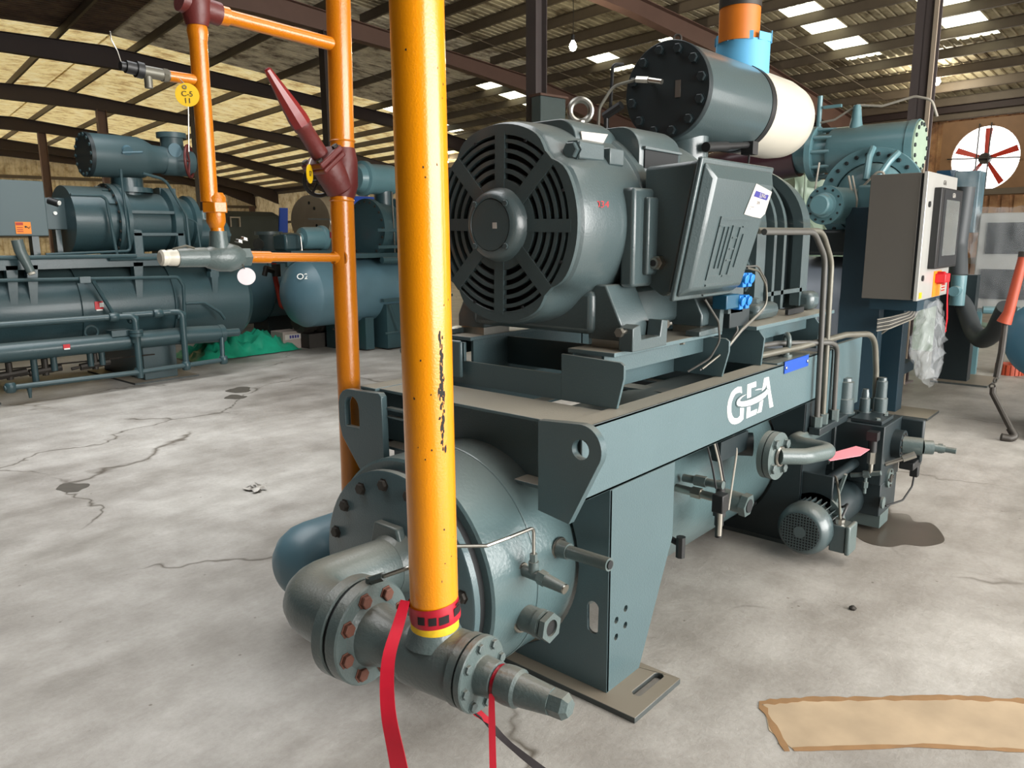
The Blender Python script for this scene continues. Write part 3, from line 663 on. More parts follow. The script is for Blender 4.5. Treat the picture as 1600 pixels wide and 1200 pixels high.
for a, b, h0, h1 in ((-2.55, -2.25, -.012, .008), (-2.15, -1.75, -.014, .006), (-1.5, -.9, -.008, .012), (-3.0, -2.7, -.01, .01), (-1.35, -.7, .014, .019)):
    n = 6; vs = []
    for i in range(n+1):
        aa = a+(b-a)*i/n; e = Vector((math.cos(aa), math.sin(aa), 0)); w_ = .10*e.x*.0615
        for h in (h0, h1): vs.append(y0+dv*.050+e*.0628+dv*(h+w_*.9-e.y*.06*.06))
    g.add(vs, [(2*i, 2*i+2, 2*i+3, 2*i+1) for i in range(n)])
obj('black_print', g, 'tapeb', tp1)
cdn = [-.8, -.6, 0]
ribbon([(1.092, 1.283, .668), (1.060, 1.270, .63), (1.012, 1.255, .56), (.990, 1.235, .46), (.985, 1.205, .36), (.985, 1.175, .24), (.99, 1.16, .12), (1.0, 1.14, .03)], [.022, .026, .030, .034, .040, .046, .052, .055], 'tape', 'hanging_tail', tp1, [(-.8, -.6, .1)]*8)
tp2 = thing('barrier_tape_strip', 'narrow bright red tape looped over the tapered valve cap and hanging straight down', 'tape', (1.19, 1.07, .5))
band(A(.173), vd, .0385, .010, 'tape', 'cap_loop', tp2)
ribbon([A(.172)+Vector((-.041, -.012, -.006)), A(.172)+Vector((-.046, -.016, -.06)), A(.172)+Vector((-.046, -.018, -.2)), A(.172)+Vector((-.044, -.02, -.33)), A(.172)+Vector((-.03, -.02, -.48))], [.012, .015, .016, .017, .017], 'tape', 'hanging_tail', tp2, (-.75, -.65, 0))
tp3 = thing('twisted_tape_end', 'twisted black and red tape end running from under the valve to the floor', 'tape', (1.3, 1.1, .2))
ribbon([A(.06)+Vector((.0, 0, -.088)), A(.09)+Vector((.03, 0, -.13)), A(.12)+Vector((.10, .0, -.24)), (1.36, .98, .14), (1.42, .90, .03), (1.47, .82, .008)], [.018, .022, .014, .026, .014, .03], 'tapeb', 'twist', tp3, [(-.8, -.5, .3), (0, -.5, .8), (-.8, -.5, .3), (0, -.6, .8), (-.8, -.5, .3), (0, -.4, 1)])
ribbon([A(.07)+Vector((.0, 0, -.093)), A(.085)+Vector((.02, -.003, -.12)), A(.11)+Vector((.05, -.004, -.16))], [.012, .02, .008], 'tape', 'red_side', tp3, (-.8, -.5, .4))

# ================================================================== MOTOR BASE
mb = thing('motor_base', 'raised grey-green steel motor base with gusset plates, on top of the skid frame', 'machine frame', (2.1, Yc, .95))
for y, s in ((1.37, 1), (2.21, -1)):
    y2 = y+s*.19
    obj('mounting_plate', G().box(2.085, 2.86, min(y, y2), max(y, y2), 1.112, 1.127), 'tealdusty', mb, bevel=.002)
    obj('web', G().box(2.10, 2.86, min(y2-s*.012, y2), max(y2-s*.012, y2), .95, 1.112), 'teal', mb)
    obj('inner_channel', G().box(2.10, 2.86, min(y+s*.05, y+s*.06), max(y+s*.05, y+s*.06), 1.045, 1.112), 'teal', mb)
    for x in (2.10, 2.80):
        P = [(y+s*.19, .95), (y-s*.04, .95), (y-s*.045, 1.04), (y+s*.02, 1.112), (y+s*.19, 1.112)] if False else [(y+s*.19, .952), (y-s*.035, .952), (y-s*.06, 1.055), (y-s*.06, 1.095), (y-s*.045, 1.105), (y+s*.19, 1.111)]
        obj('gusset_plate', G().prism(P, 'yz', x-.05 if x < 2.5 else x, (x-.05 if x < 2.5 else x)+.012), 'teal', mb, bevel=.0015)
obj('end_plate', G().box(2.05, 2.062, 1.56, 2.02, .952, 1.04), 'teal', mb)
obj('channel_face', G().box(2.02, 2.035, 2.01, 2.2, .98, 1.12), 'teal', mb, bevel=.01)
obj('rear_channel', G().box(2.3, 2.312, 1.56, 2.02, 1.0, 1.11), 'teal', mb)
bolt((2.62, 1.42, 1.105), (0, 0, -1), .014, mb, 'steel')
# ------------------------------------------------------------------ motor
mt = thing('electric_motor', 'huge dark grey electric motor with a round slotted fan grille facing the camera', 'motor', (2.45, Yc, 1.13))
my, mz = 1.775, 1.54
def sec(x, hw, hh, e, zc=mz, yc=my, n=72): return [(x, p[0], p[1]) for p in sqr(yc, zc, hw, hh, e, n)]
def notched(x, r, dip, n=96):      # round cowl outline scalloped at the four lifting lugs
    out = []
    for k in range(n):
        a = 2*PI*k/n; q = 0
        for c in (.80, PI-.80, PI+.80, 2*PI-.80):
            d = abs((a-c+PI) % (2*PI)-PI); q += math.exp(-(d/.16)**2)
        rr = r-dip*q; out.append((x, my-rr*math.cos(a)*-1, mz+rr*math.sin(a)))
    return out
obj('fan_cowl', G().loft([notched(1.995, .326, .030), notched(2.008, .336, .030), notched(2.05, .342, .026), notched(2.12, .344, .012), notched(2.20, .344, 0), notched(2.36, .342, 0)], cap=False), 'motor', mt, angle=28)
# grille: dark recess, arc slats, spokes, hub
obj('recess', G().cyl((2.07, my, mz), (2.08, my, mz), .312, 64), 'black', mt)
for k, (a, b) in enumerate(((.118, .152), (.172, .187), (.205, .219), (.237, .250), (.268, .281))):
    obj('grille_ring', G().prism([circ2((my, mz), b, 72), circ2((my, mz), a, 72)], 'yz', 1.982, 1.999), 'motor', mt)
obj('grille_rim', G().prism([[(p[1], p[2]) for p in notched(0, .328, .030)], circ2((my, mz), .2935, 72)], 'yz', 1.981, 2.0), 'motor', mt, bevel=.003)
for k in range(8):
    a = PI/4*k + .02; u = Vector((0, math.cos(a), math.sin(a))); v = Vector((0, -math.sin(a), math.cos(a)))
    obj('grille_spoke', G().obox(Vector((1.989, my, mz))+u*.208, (u, v, (1, 0, 0)), .094, .021 if k % 2 == 0 else .025, .0095), 'motor', mt)
for k in range(8):
    a = PI/4*k+.42; obj('rivet', G().cyl((1.981, my+.291*math.cos(a), mz+.291*math.sin(a)), (1.976, my+.291*math.cos(a), mz+.291*math.sin(a)), .005, 8), 'black', mt)
hub = obj('bearing_cap', G().lathe([(0, .125), (.012, .122), (.04, .112), (.05, .10), (.052, .088), (.046, .086)], (1.985, my, mz), (-1, 0, 0), 48), 'motor', mt, angle=40)
obj('cap_face', G().cyl((1.941, my, mz), (1.935, my, mz), .084, 40), 'motor', hub)
bolts((1.938, my, mz), (-1, 0, 0), .098, 4, .011, hub, 'motor', ph=.5)
obj('small_sticker', G().box(1.933, 1.9345, my-.030, my-.012, mz-.012, mz+.008), 'paper', hub)
# round stator frame with two raised air ducts on top
def ring_(x, r): return [(x, my+r*math.cos(2*PI*k/72), mz+r*math.sin(2*PI*k/72)) for k in range(72)]
obj('stator_frame', G().loft([ring_(2.36, .342), ring_(2.37, .350), ring_(2.42, .352), ring_(2.44, .338), ring_(2.88, .338), ring_(2.90, .348), ring_(2.94, .348), ring_(2.97, .30)]), 'motor', mt, angle=30)
def duct(x0, x1, hw, zt, zb, rc, nm):
    P = [(my-hw, zb)] + circ2((my-hw+rc, zt-rc), rc, 9, PI, PI/2, True) + circ2((my+hw-rc, zt-rc), rc, 9, PI/2, 0, True) + [(my+hw, zb)]
    return obj(nm, G().loft([[(x, my+(p[0]-my)*k, zb+(p[1]-zb)*h) for p in P] for x, k, h in ((x0, .985, .99), (x0+.012, 1, 1), (x1-.06, 1.0, 1), (x1-.02, .98, .97), (x1, .9, .88))]), 'motor', mt, bevel=.003)
duct(2.15, 2.42, .195, 1.892, 1.62, .075, 'air_duct'); duct(2.405, 2.72, .285, 1.884, 1.66, .085, 'air_duct')
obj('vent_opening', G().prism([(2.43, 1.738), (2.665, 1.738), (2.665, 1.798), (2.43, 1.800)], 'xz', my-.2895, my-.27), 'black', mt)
obj('vent_brow', G().prism([(2.42, 1.800), (2.68, 1.798), (2.68, 1.808), (2.42, 1.812)], 'xz', my-.298, my-.26), 'motor', mt, bevel=.002)
for (x0, x1, y0, y1, z0, z1) in ((2.15, 2.22, 1.47, 1.53, 1.745, 1.80),):
    obj('cowl_lug', G().box(2.06, 2.20, 1.50, 1.555, 1.745, 1.80), 'motor', mt, bevel=.005); bolt((2.06, 1.527, 1.772), (-1, -.1, 0), .027, mt, 'motor')
    obj('lug_block', G().box(2.215, 2.30, 1.488, 1.54, 1.735, 1.79), 'motor', mt, bevel=.004); obj('masking_scrap', G().prism([(2.17, 1.845), (2.33, 1.85), (2.30, 1.815), (2.18, 1.812)], 'xz', my-.1995, my-.1955), 'paper', mt)
obj('side_pad', G().box(2.24, 2.44, 1.405, 1.46, 1.33, 1.66), 'motor', mt, bevel=.012)
obj('side_pad_inner', G().box(2.30, 2.42, 1.385, 1.41, 1.37, 1.63), 'motor', mt, bevel=.008)
obj('box_neck', G().box(2.40, 2.80, 1.35, 1.47, 1.36, 1.66), 'motor', mt, bevel=.01)
obj('lower_skirt', G().box(2.14, 2.92, 1.50, 2.06, 1.17, 1.32), 'motor', mt, bevel=.02)
for y in (1.46, 2.09):
    for x in (2.16, 2.72):
        obj('foot', G().prism([(y-.07, 1.155), (y+.07, 1.155), (y+.07, 1.20), (y+(.06 if y < my else -.0), 1.34), (y+(.0 if y < my else -.06), 1.34), (y-.07, 1.20)], 'yz', x, x+.18), 'motor', mt, bevel=.006)
        obj('shim', G().box(x+.01, x+.16, y-.06, y+.06, 1.127, 1.155), 'steel', mt)
        bolt((x+.085, y-.015 if y < my else y+.015, 1.20), (0, 0, 1), .020, mt, 'steel', name='hold_down_bolt')
eye = obj('lifting_eye', G().torus((2.46, 1.79, 1.965), (.75, .66, 0), .040, .0125).cyl((2.46, 1.79, 1.89), (2.46, 1.79, 1.928), .02), 'steel', mt)
obj('rear_bell', G().loft([sec(2.96, .30, .30, 2), sec(3.05, .25, .25, 2)]).cyl((3.03, my, mz), (3.20, my, mz), .12), 'motor', mt)
text('034', .03, (2.088, 1.4285, 1.60), (.75, -.66, 0), (0, 0, 1), 'red', mt, 'red_marking')
# jacking brackets at the motor feet
def jack(x, y, s, label):
    r = thing('jacking_bracket', label, 'bracket', (x, y, 1.127), 'jacking brackets at the motor feet')
    obj('u_block', G().prism([(x, 1.128), (x+.22, 1.128), (x+.225, 1.215), (x+.185, 1.22), (x+.175, 1.165), (x+.055, 1.165), (x+.045, 1.215), (x, 1.205)], 'xz', y, y+s*.055), 'motor', r, bevel=.003)
    obj('jack_screw', G().cyl((x-.03, y+s*.028, 1.195), (x+.04, y+s*.028, 1.195), .008, 10).cyl((x-.045, y+s*.028, 1.195), (x-.03, y+s*.028, 1.195), .016, 6), 'steel', r)
    obj('jack_screw', G().cyl((x+.19, y+s*.028, 1.197), (x+.29, y+s*.028, 1.197), .007, 10).cyl((x+.24, y+s*.028, 1.197), (x+.26, y+s*.028, 1.197), .017, 6), 'steel', r)
jack(2.13, 1.385, -1, 'U-shaped jacking bracket at the near right motor foot, above the front gusset')
def jack2(x, y, label):
    r = thing('jacking_bracket', label, 'bracket', (x, y, 1.127), 'jacking brackets at the motor feet')
    obj('l_block', G().prism([(x, 1.128), (x+.19, 1.128), (x+.20, 1.235), (x+.165, 1.235), (x+.155, 1.152), (x, 1.147)], 'xz', y-.03, y+.03), 'motor', r, bevel=.003)
    obj('jack_screw', G().cyl((x+.19, y, 1.195), (x+.29, y, 1.197), .007, 10).cyl((x+.265, y, 1.197), (x+.285, y, 1.197), .016, 6), 'steel', r)
jack2(2.62, 1.375, 'L-shaped jacking bracket under the far bottom corner of the terminal box')
jack2(2.10, 2.17, 'jacking bracket at the left motor foot, beside the yellow pipe')
# ------------------------------------------------------------------ terminal box
tb = thing('terminal_box', 'grey wedge-shaped motor terminal box with a ribbed lid and a torn label', 'junction box', (2.6, 1.35, 1.28))
obj('housing', G().prism([(1.44, 1.735), (1.236, 1.745), (1.325, 1.305), (1.355, 1.292), (1.436, 1.345)], 'yz', 2.36, 2.84), 'motor', tb, bevel=.012)
a, b, c_, d_ = Vector((2.33, 1.222, 1.752)), Vector((2.33, 1.312, 1.283)), Vector((2.93, 1.312, 1.283)), Vector((2.93, 1.222, 1.752))
nrm = (b-a).cross(c_-b).normalized(); 
if nrm.y > 0: nrm = -nrm
pe = (b-a).normalized()
H_ = (b-a).length
def LP(x, v, o=0): return Vector((2.33+x*(1-.21*v/H_), 0, 0)) + Vector((0, 1.222, 1.752)) + Vector((0, pe.y, pe.z))*v + nrm*o
obj('lid_rim', G().loft([[tuple(LP(x, v, o)) for x, v in ((0, 0), (.575, 0), (.575, H_), (0, H_))] for o in (-.006, .012)]), 'motor', tb, bevel=.006)
def lid(x0, x1, v0, v1, o0, o1, t=.03, nm='lid', m='motor', xb=0):
    R0 = [LP(x0, v0, o0), LP(x1, v0, o0), LP(x1+xb, v1, o0), LP(x0, v1, o0)]
    R1 = [LP(x0+t, v0+t*1.3, o1), LP(x1-t, v0+t*1.5, o1), LP(x1+xb-t, v1-t, o1), LP(x0+t, v1-t, o1)]
    return obj(nm, G().loft([[tuple(p) for p in R0], [tuple(p) for p in R1]]), m, tb, bevel=.010 if nm != 'emboss' else 0)
ld = lid(.012, .563, .012, H_-.012, .012, .050, .035)
def bar(x0, x1, v0, v1, o=.049, nm='emboss', m='motor'):
    return obj(nm, G().loft([[tuple(LP(x, v, oo)) for x, v in ((x0, v0), (x1, v0), (x1, v1), (x0, v1))] for oo in (o-.002, o+.0055)]), m, ld)
for (x0, x1, v0, v1) in ((.16, .42, .185, .192), (.16, .42, .415, .422), (.16, .42, .45, .456), (.15, .16, .18, .40), (.20, .212, .215, .36), (.235, .247, .215, .36), (.27, .282, .215, .39), (.335, .347, .215, .39), (.38, .392, .24, .36), (.16, .27, .385, .392), (.29, .33, .25, .256), (.29, .33, .29, .296), (.29, .33, .33, .336), (.29, .40, .385, .392), (.15, .20, .21, .215), (.27, .34, .21, .216), (.36, .41, .212, .217)):
    bar(x0, x1, v0, v1)
# label on the lid, curled away at its lower left
lb = obj('torn_label', G().loft([[tuple(LP(x, v, o+oo)) for x, v, o in ((.365, .062, .051), (.525, .085, .051), (.528, .165, .051), (.49, .182, .054), (.42, .178, .051), (.335, .170, .052))] for oo in (0, .001)]), 'paper', tb)
def LPt(s, size, x, v, m): text(s, size, LP(x, v, .0535), (1, 0, -.09), -pe, m, lb, 'label_text', .0002)
obj('print_band', G().loft([[tuple(LP(x, v, oo)) for x, v in ((.38, .086), (.505, .098), (.503, .118), (.373, .106))] for oo in (.0525, .0528)]), 'purple', lb)
LPt('BELING', .021, .44, .102, 'paper'); LPt('215', .015, .43, .128, 'ink')
for k in range(4): obj('print_line', G().loft([[tuple(LP(x, v, oo)) for x, v in ((.37, .142+.008*k), (.49-.012*k, .146+.008*k), (.49-.012*k, .1475+.008*k), (.37, .1435+.008*k))] for oo in (.0525, .0528)]), 'ink', lb)
for x, v in ((.03, .03), (.55, .03), (.03, H_-.03), (.55, H_-.03)): bolt(LP(x, v, .012), nrm, .009, tb, 'motor')
obj('cable_gland', G().cyl((2.36, 1.375, 1.41), (2.335, 1.375, 1.41), .026, 6).cyl((2.336, 1.375, 1.41), (2.32, 1.375, 1.41), .018), 'steel', tb)
obj('gland_bore', G().cyl((2.3195, 1.375, 1.41), (2.317, 1.375, 1.41), .011), 'black', tb)

# ================================================================== COMPRESSOR
cb = thing('compressor_base', 'grey-green steel pedestal plate carrying the screw compressor behind the motor', 'machine frame', (3.5, Yc, .95))
for y, s in ((1.33, 1), (2.25, -1)):
    obj('mounting_plate', G().box(3.10, 4.05, min(y, y+s*.24), max(y, y+s*.24), 1.108, 1.125), 'tealdusty', cb, bevel=.002)
    obj('web', G().box(3.12, 4.0, min(y+s*.22, y+s*.232), max(y+s*.22, y+s*.232), .95, 1.108), 'teal', cb)
    obj('inner_channel', G().box(3.2, 3.8, min(y+s*.05, y+s*.06), max(y+s*.05, y+s*.06), 1.05, 1.108), 'teal', cb)
    for x in (3.16, 3.82): obj('gusset_plate', G().prism([(y+s*.23, .952), (y+s*.0, .952), (y-s*.01, 1.07), (y+s*.02, 1.107), (y+s*.23, 1.107)] , 'yz', x, x+.012), 'teal', cb, bevel=.0015)
bolt((3.86, 1.37, 1.107), (0, 0, -1), .02, cb, 'valve')
obj('cross_web', G().box(3.13, 3.142, 1.56, 2.02, .952, 1.10), 'teal', cb)
cp = thing('screw_compressor', 'dark grey-green screw compressor with a ribbed arched housing, between the motor and the stainless panel', 'compressor', (3.6, Yc, 1.13))
cz = 1.50
obj('coupling_guard', G().cyl((3.18, my, cz), (3.42, my, cz), .24, 48), 'Dd', cp)
def arch(x0, x1, r, hw, zb, nm, m, rr=None):
    P = [(Yc-hw, zb)] + [(Yc-hw, cz+.02)] + [(Yc+r*math.cos(a), cz+.02+r*.98*math.sin(a)) for a in [PI-(PI*i/28) for i in range(29)]] + [(Yc+hw, zb)]
    Pi = [(Yc-hw+.05, zb)] + [(Yc-hw+.05, cz)] + [(Yc+(r-.05)*math.cos(a), cz+.02+(r-.05)*math.sin(a)) for a in [PI-(PI*i/28) for i in range(29)]] + [(Yc+hw-.05, zb)]
    return obj(nm, G().prism(P if rr is None else P+list(reversed(Pi)), 'yz', x0, x1), m, cp, bevel=.004)
arch(3.40, 3.50, .31, .31, 1.13, 'drive_end_flange', 'motor')
arch(3.50, 3.92, .25, .25, 1.16, 'rotor_case', 'Dd')
for x in (3.545, 3.66, 3.90): arch(x, x+.03, .33, .33, 1.15, 'housing_rib', 'motor', 1)
obj('side_strut', G().box(3.50, 3.95, 1.46, 1.475, 1.505, 1.52).box(3.50, 3.95, 1.46, 1.475, 1.22, 1.24), 'motor', cp)
arch(3.95, 4.05, .31, .31, 1.13, 'discharge_flange', 'motor')
for z in (1.62, 1.50, 1.37, 1.27): bolt((3.40, 1.53, z), (-1, 0, 0), .026, cp, 'motor')
for z in (1.56, 1.42): bolt((3.40, 1.62, z), (-1, 0, 0), .02, cp, 'motor')
obj('mounting_foot', G().box(3.28, 3.52, 1.40, 1.56, 1.127, 1.20), 'motor', cp, bevel=.03); obj('mounting_foot', G().box(3.92, 4.04, 1.40, 1.50, 1.127, 1.22), 'motor', cp, bevel=.03)
bolt((3.34, 1.46, 1.20), (0, 0, 1), .03, cp, 'motor')
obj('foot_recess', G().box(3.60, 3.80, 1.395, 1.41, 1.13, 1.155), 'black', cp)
# slide valve solenoids with blue plugs
sv = thing('solenoid_valve_block', 'blue-plugged solenoid valve block under the terminal box corner', 'valve', (2.95, 1.32, 1.24))
obj('body', G().box(2.84, 3.02, 1.33, 1.40, 1.14, 1.24), 'Dd', sv, bevel=.004)
obj('coil', G().box(2.72, 2.83, 1.29, 1.35, 1.225, 1.28), 'bluedark', sv, bevel=.004)
for x, z in ((2.86, 1.335), (2.91, 1.335), (2.84, 1.25), (2.895, 1.25)):
    obj('blue_plug', G().box(x-.016, x+.016, 1.285, 1.33, z-.032, z+.022).cyl((x, 1.30, z+.004), (x, 1.275, z-.002), .019, 12), 'bluepl', sv, bevel=.003)
obj('backing', G().box(2.82, 2.95, 1.33, 1.36, 1.20, 1.36), 'motor', sv)
cb1 = thing('solenoid_cables', 'loop of thin grey cables running from the blue plugs down behind the side beam', 'cable', (3.1, 1.32, 1.0))
obj('cable', G().tube([(2.93, 1.31, 1.375), (3.02, 1.30, 1.36), (3.10, 1.30, 1.30), (3.12, 1.30, 1.22), (3.05, 1.31, 1.18), (2.93, 1.32, 1.13), (2.82, 1.34, 1.05), (2.72, 1.38, .99)], .0045, 8, .06), 'tubing', cb1)
obj('cable', G().tube([(2.93, 1.32, 1.38), (3.03, 1.31, 1.38), (3.13, 1.31, 1.31), (3.13, 1.31, 1.20), (3.05, 1.32, 1.165), (2.95, 1.33, 1.12), (2.84, 1.35, 1.04), (2.74, 1.40, .98)], .004, 8, .06), 'wire', cb1)
obj('cable', G().tube([(2.62, 1.33, 1.27), (2.72, 1.32, 1.18), (2.76, 1.33, 1.10), (2.74, 1.36, 1.03), (2.68, 1.42, .98)], .0045, 8, .06), 'wire', cb1)
obj('cable', G().tube([(2.90, 1.34, 1.16), (2.92, 1.33, 1.13), (2.86, 1.34, 1.07), (2.76, 1.39, .99)], .005, 8, .05), 'wire', cb1)

# ================================================================== SUCTION TANK ON TOP
sz = 2.12
st_ = thing('suction_strainer', 'dark-lidded horizontal cylinder, half glossy grey and half cream, high above the motor', 'tank', (3.45, Yc, 1.84))
obj('barrel', G().lathe([(0, .204), (.64, .207)], (3.12, Yc, sz), (1, 0, 0), 64), 'motor', st_)
obj('rubber_band', G().lathe([(0, .210), (.05, .210)], (3.73, Yc, sz), (1, 0, 0), 64), 'blackpl', st_)
obj('cream_end', G().lathe([(0, .206), (.42, .207), (.54, .195), (.62, .16), (.67, .10), (.69, .02)], (3.78, Yc, sz), (1, 0, 0), 64), 'cream', st_)
lidf = obj('lid', G().lathe([(0, .203), (.003, .206), (.03, .206), (.033, .203)], (3.088, Yc, sz), (1, 0, 0), 64), 'Dd', st_)
bolts((3.088, Yc, sz), (-1, 0, 0), .172, 12, .020, lidf, 'Dd', ph=.4)
obj('name_plate', G().box(3.085, 3.088, 1.72, 1.745, 2.085, 2.155), 'ssteel', lidf)
obj('lid_valve', G().cyl((3.088, 1.86, 2.16), (3.02, 1.86, 2.165), .010).cyl((3.025, 1.90, 2.17), (3.025, 1.84, 2.16), .015, 6).cyl((3.025, 1.845, 2.162), (3.025, 1.775, 2.145), .011, 12), 'steel', st_)
obj('gauge_tube', G().tube([(3.025, 1.90, 2.17), (2.99, 2.0, 2.15), (2.96, 2.05, 2.06), (2.96, 2.06, 1.85)], .007, 8, .07), 'tubing', st_)
obj('gauge_tube', G().tube([(3.10, 2.02, 2.26), (3.06, 2.05, 2.26), (3.06, 2.06, 2.05)], .008, 8, .04), 'blackpl', st_)
obj('needle_valve', G().cyl((3.06, 2.09, 2.04), (3.06, 2.0, 2.08), .02, 8).cyl((3.06, 2.08, 2.05), (3.06, 2.08, 1.98), .012), 'blackpl', st_)
obj('eye_nut', G().torus((3.17, Yc, sz+.225), (1, .3, 0), .016, .005, 20, 8), 'iron', st_)
obj('outlet_neck', G().cyl((3.28, Yc, 1.80), (3.28, Yc, 1.94), .10, 40).cyl((3.28, Yc, 1.80), (3.28, Yc, 1.825), .14, 40), 'motor', st_)
obj('pressure_sensor', G().cyl((3.22, 1.66, 1.885), (3.42, 1.66, 1.905), .022, 12).cyl((3.42, 1.66, 1.905), (3.66, 1.66, 1.93), .015, 12).box(3.64, 3.70, 1.63, 1.69, 1.885, 1.945), 'blackpl', st_)
obj('sensor_lead', G().tube([(3.67, 1.66, 1.89), (3.66, 1.66, 1.82), (3.6, 1.66, 1.7), (3.55, 1.6, 1.45)], .005, 6, .05), 'blackpl', st_)
obj('inlet_nozzle', G().lathe([(0, .130), (.235, .130)], (3.82, Yc, sz+.08), (0, 0, 1), 48), 'bluetape', st_)
for k in range(7):
    a = 2*PI*k/7; h = .02+.025*random.random(); e = Vector((math.cos(a), math.sin(a), 0)); t_ = Vector((-math.sin(a), math.cos(a), 0)); c = Vector((3.82, Yc, sz+.08+.235+h/2))+e*.128
    obj('tape_flap', G().obox(c, (e, t_, (0, 0, 1)), .002, .045, h/2+.008), 'bluetape', st_)
sp_ = thing('suction_stub_pipe', 'short orange pipe stub with a blackened burnt rim, wrapped at its foot in blue tape', 'pipe', (3.76, Yc, 2.46))
obj('stub', G().prism([circ2((3.77, Yc), .098, 40), circ2((3.77, Yc), .088, 40)], 'xy', 2.43, 2.62), 'pipeor', sp_)
obj('burnt_rim', G().prism([circ2((3.77, Yc), .101, 40), circ2((3.77, Yc), .086, 40)], 'xy', 2.585, 2.645), 'iron', sp_)

# ================================================================== HYDRAULIC UNIT AT THE RIGHT
oh = thing('oil_manifold_block', 'dark square oil manifold block with filter caps on top, hanging right of the lettered beam', 'manifold', (4.1, 1.2, .1))
obj('block', G().box(4.0, 4.32, 1.03, 1.46, .26, .565).box(4.02, 4.30, 1.03, 1.20, .09, .26), 'Dd', oh, bevel=.004)
obj('square_flange', G().prism([(x, z) for x, z in ((1.255, .30), (1.465, .30), (1.465, .575), (1.255, .575))], 'yz', 3.975, 3.998), 'Dd', oh, bevel=.008)
for y, z in ((1.285, .545), (1.435, .545), (1.285, .345)): bolt((3.975, y, z), (-1, 0, 0), .013, oh, 'valve')
obj('top_plate', G().box(4.02, 4.22, 1.05, 1.20, .566, .585), 'Dd', oh, bevel=.002)
for x, y, r, h in ((4.13, 1.275, .046, .20), (4.24, 1.335, .046, .23), (4.26, 1.13, .030, .20), (4.20, 1.19, .022, .14)):
    obj('filter_cap', G().lathe([(0, r+.012), (.02, r+.012), (.02, r+.004), (.09, r+.004), (.095, r-.002), (h-.02, r-.003), (h-.015, r*.75), (h, r*.7)], (x, y, .567), (0, 0, 1), 24), 'motor', oh)
for x, y in ((4.05, 1.08), (4.18, 1.08)): bolt((x, y, .585), (0, 0, 1), .012, oh, 'valve')
obj('side_flange', G().cyl((4.2, 1.03, .44), (4.2, .985, .44), .075, 32), 'Dd', oh)
bolts((4.2, .985, .44), (0, -1, 0), .058, 10, .006, oh, 'iron')
obj('actuator_plate', G().box(4.30, 4.33, .92, 1.10, .33, .56), 'Dd', oh, bevel=.01)
obj('spool_valve', G().cyl((4.2, .99, .44), (4.22, .90, .44), .045).cyl((4.22, .90, .44), (4.24, .86, .44), .036).cyl((4.24, .87, .44), (4.26, .81, .435), .02).cyl((4.26, .84, .436), (4.265, .82, .436), .026, 6).cyl((4.265, .815, .434), (4.27, .76, .432), .015, 10), 'valve', oh)
obj('sensor_fitting', G().cyl((4.06, 1.03, .36), (4.10, .95, .40), .011).cyl((4.09, .96, .395), (4.12, .91, .42), .018, 8), 'steel', oh)
obj('flow_window', G().cyl((4.14, 1.03, .27), (4.14, 1.018, .27), .05, 28), 'valve', oh)
obj('flow_glass', G().cyl((4.14, 1.018, .27), (4.14, 1.012, .27), .022, 20), 'iron', oh)
bolts((4.14, 1.018, .27), (0, -1, 0), .038, 4, .007, oh, 'iron')
obj('plug_connector', G().box(4.20, 4.36, .93, 1.0, .31, .35).box(4.30, 4.34, .93, .97, .25, .32), 'blackpl', oh, bevel=.005)
obj('plug_lead', G().tube([(4.32, .95, .26), (4.30, .95, .20), (4.22, .97, .14), (4.1, 1.02, .13)], .005, 8, .04), 'blackpl', oh)
obj('round_plate', G().cyl((4.02, 1.02, .17), (4.02, 1.01, .17), .03), 'valve', oh)
obj('gauge_fitting', G().cyl((3.96, 1.16, .30), (3.96, 1.02, .34), .012, 10).cyl((3.96, 1.10, .318), (3.96, 1.07, .325), .02, 6).cyl((3.96, 1.09, .32), (3.96, 1.09, .22), .009, 10).cyl((3.96, 1.09, .28), (3.96, 1.09, .25), .015, 6), 'valve', oh)
obj('pressure_switch', G().cyl((3.96, 1.07, .33), (3.96, 1.07, .39), .012).cyl((3.96, 1.07, .38), (3.96, 1.07, .44), .02, 6), 'steel', oh)
obj('switch_head', G().cyl((3.96, 1.07, .44), (3.96, 1.07, .52), .021, 16).box(3.935, 3.985, 1.045, 1.095, .50, .545), 'blackpl', oh)
pk = tag(obj('pink_tag', G().prism([(3.56, 1.14), (3.62, 1.20), (3.90, 1.13), (3.88, 1.06), (3.74, 1.06)], 'xy', .470, .472), 'pink', None), 'pink paper tag lying on the bent oil pipe', 'tag')
pk.matrix_world = Matrix.Translation((0, 0, 0))
# flanged oil pipe with U bend
op = thing('oil_pipe_bend', 'grey oil pipe with a bolted flange and a U bend, below the beam lettering', 'pipe', (3.2, 1.15, .6))
obj('stub', G().cyl((2.98, 1.42, .63), (3.05, 1.30, .63), .05).box(2.75, 3.0, 1.30, 1.34, .62, .70), 'Dd', op)
fd = Vector((-.04, -1, 0)).normalized(); fc_ = Vector((3.05, 1.235, .60))
obj('flange', G().cyl(fc_, fc_+fd*.022, .10, 40), 'valve', op); obj('flange', G().cyl(fc_+fd*.027, fc_+fd*.052, .10, 40), 'valve', op)
obj('flange_gasket', G().cyl(fc_+fd*.020, fc_+fd*.029, .096, 40), 'black', op)
bolts(fc_+fd*.052, fd, .072, 4, .020, op, 'valve', ph=.4)
e0 = fc_+fd*.052
obj('u_pipe', G().tube([e0, e0+Vector((.10, -.075, -.01)), (3.41, 1.075, .565), (3.44, 1.285, .560), (3.98, 1.31, .523)], .034, 20, .105), 'valve', op)
obj('weld_bead', G().torus(e0+fd*.008, fd, .038, .006, 28, 6), 'steel', op)
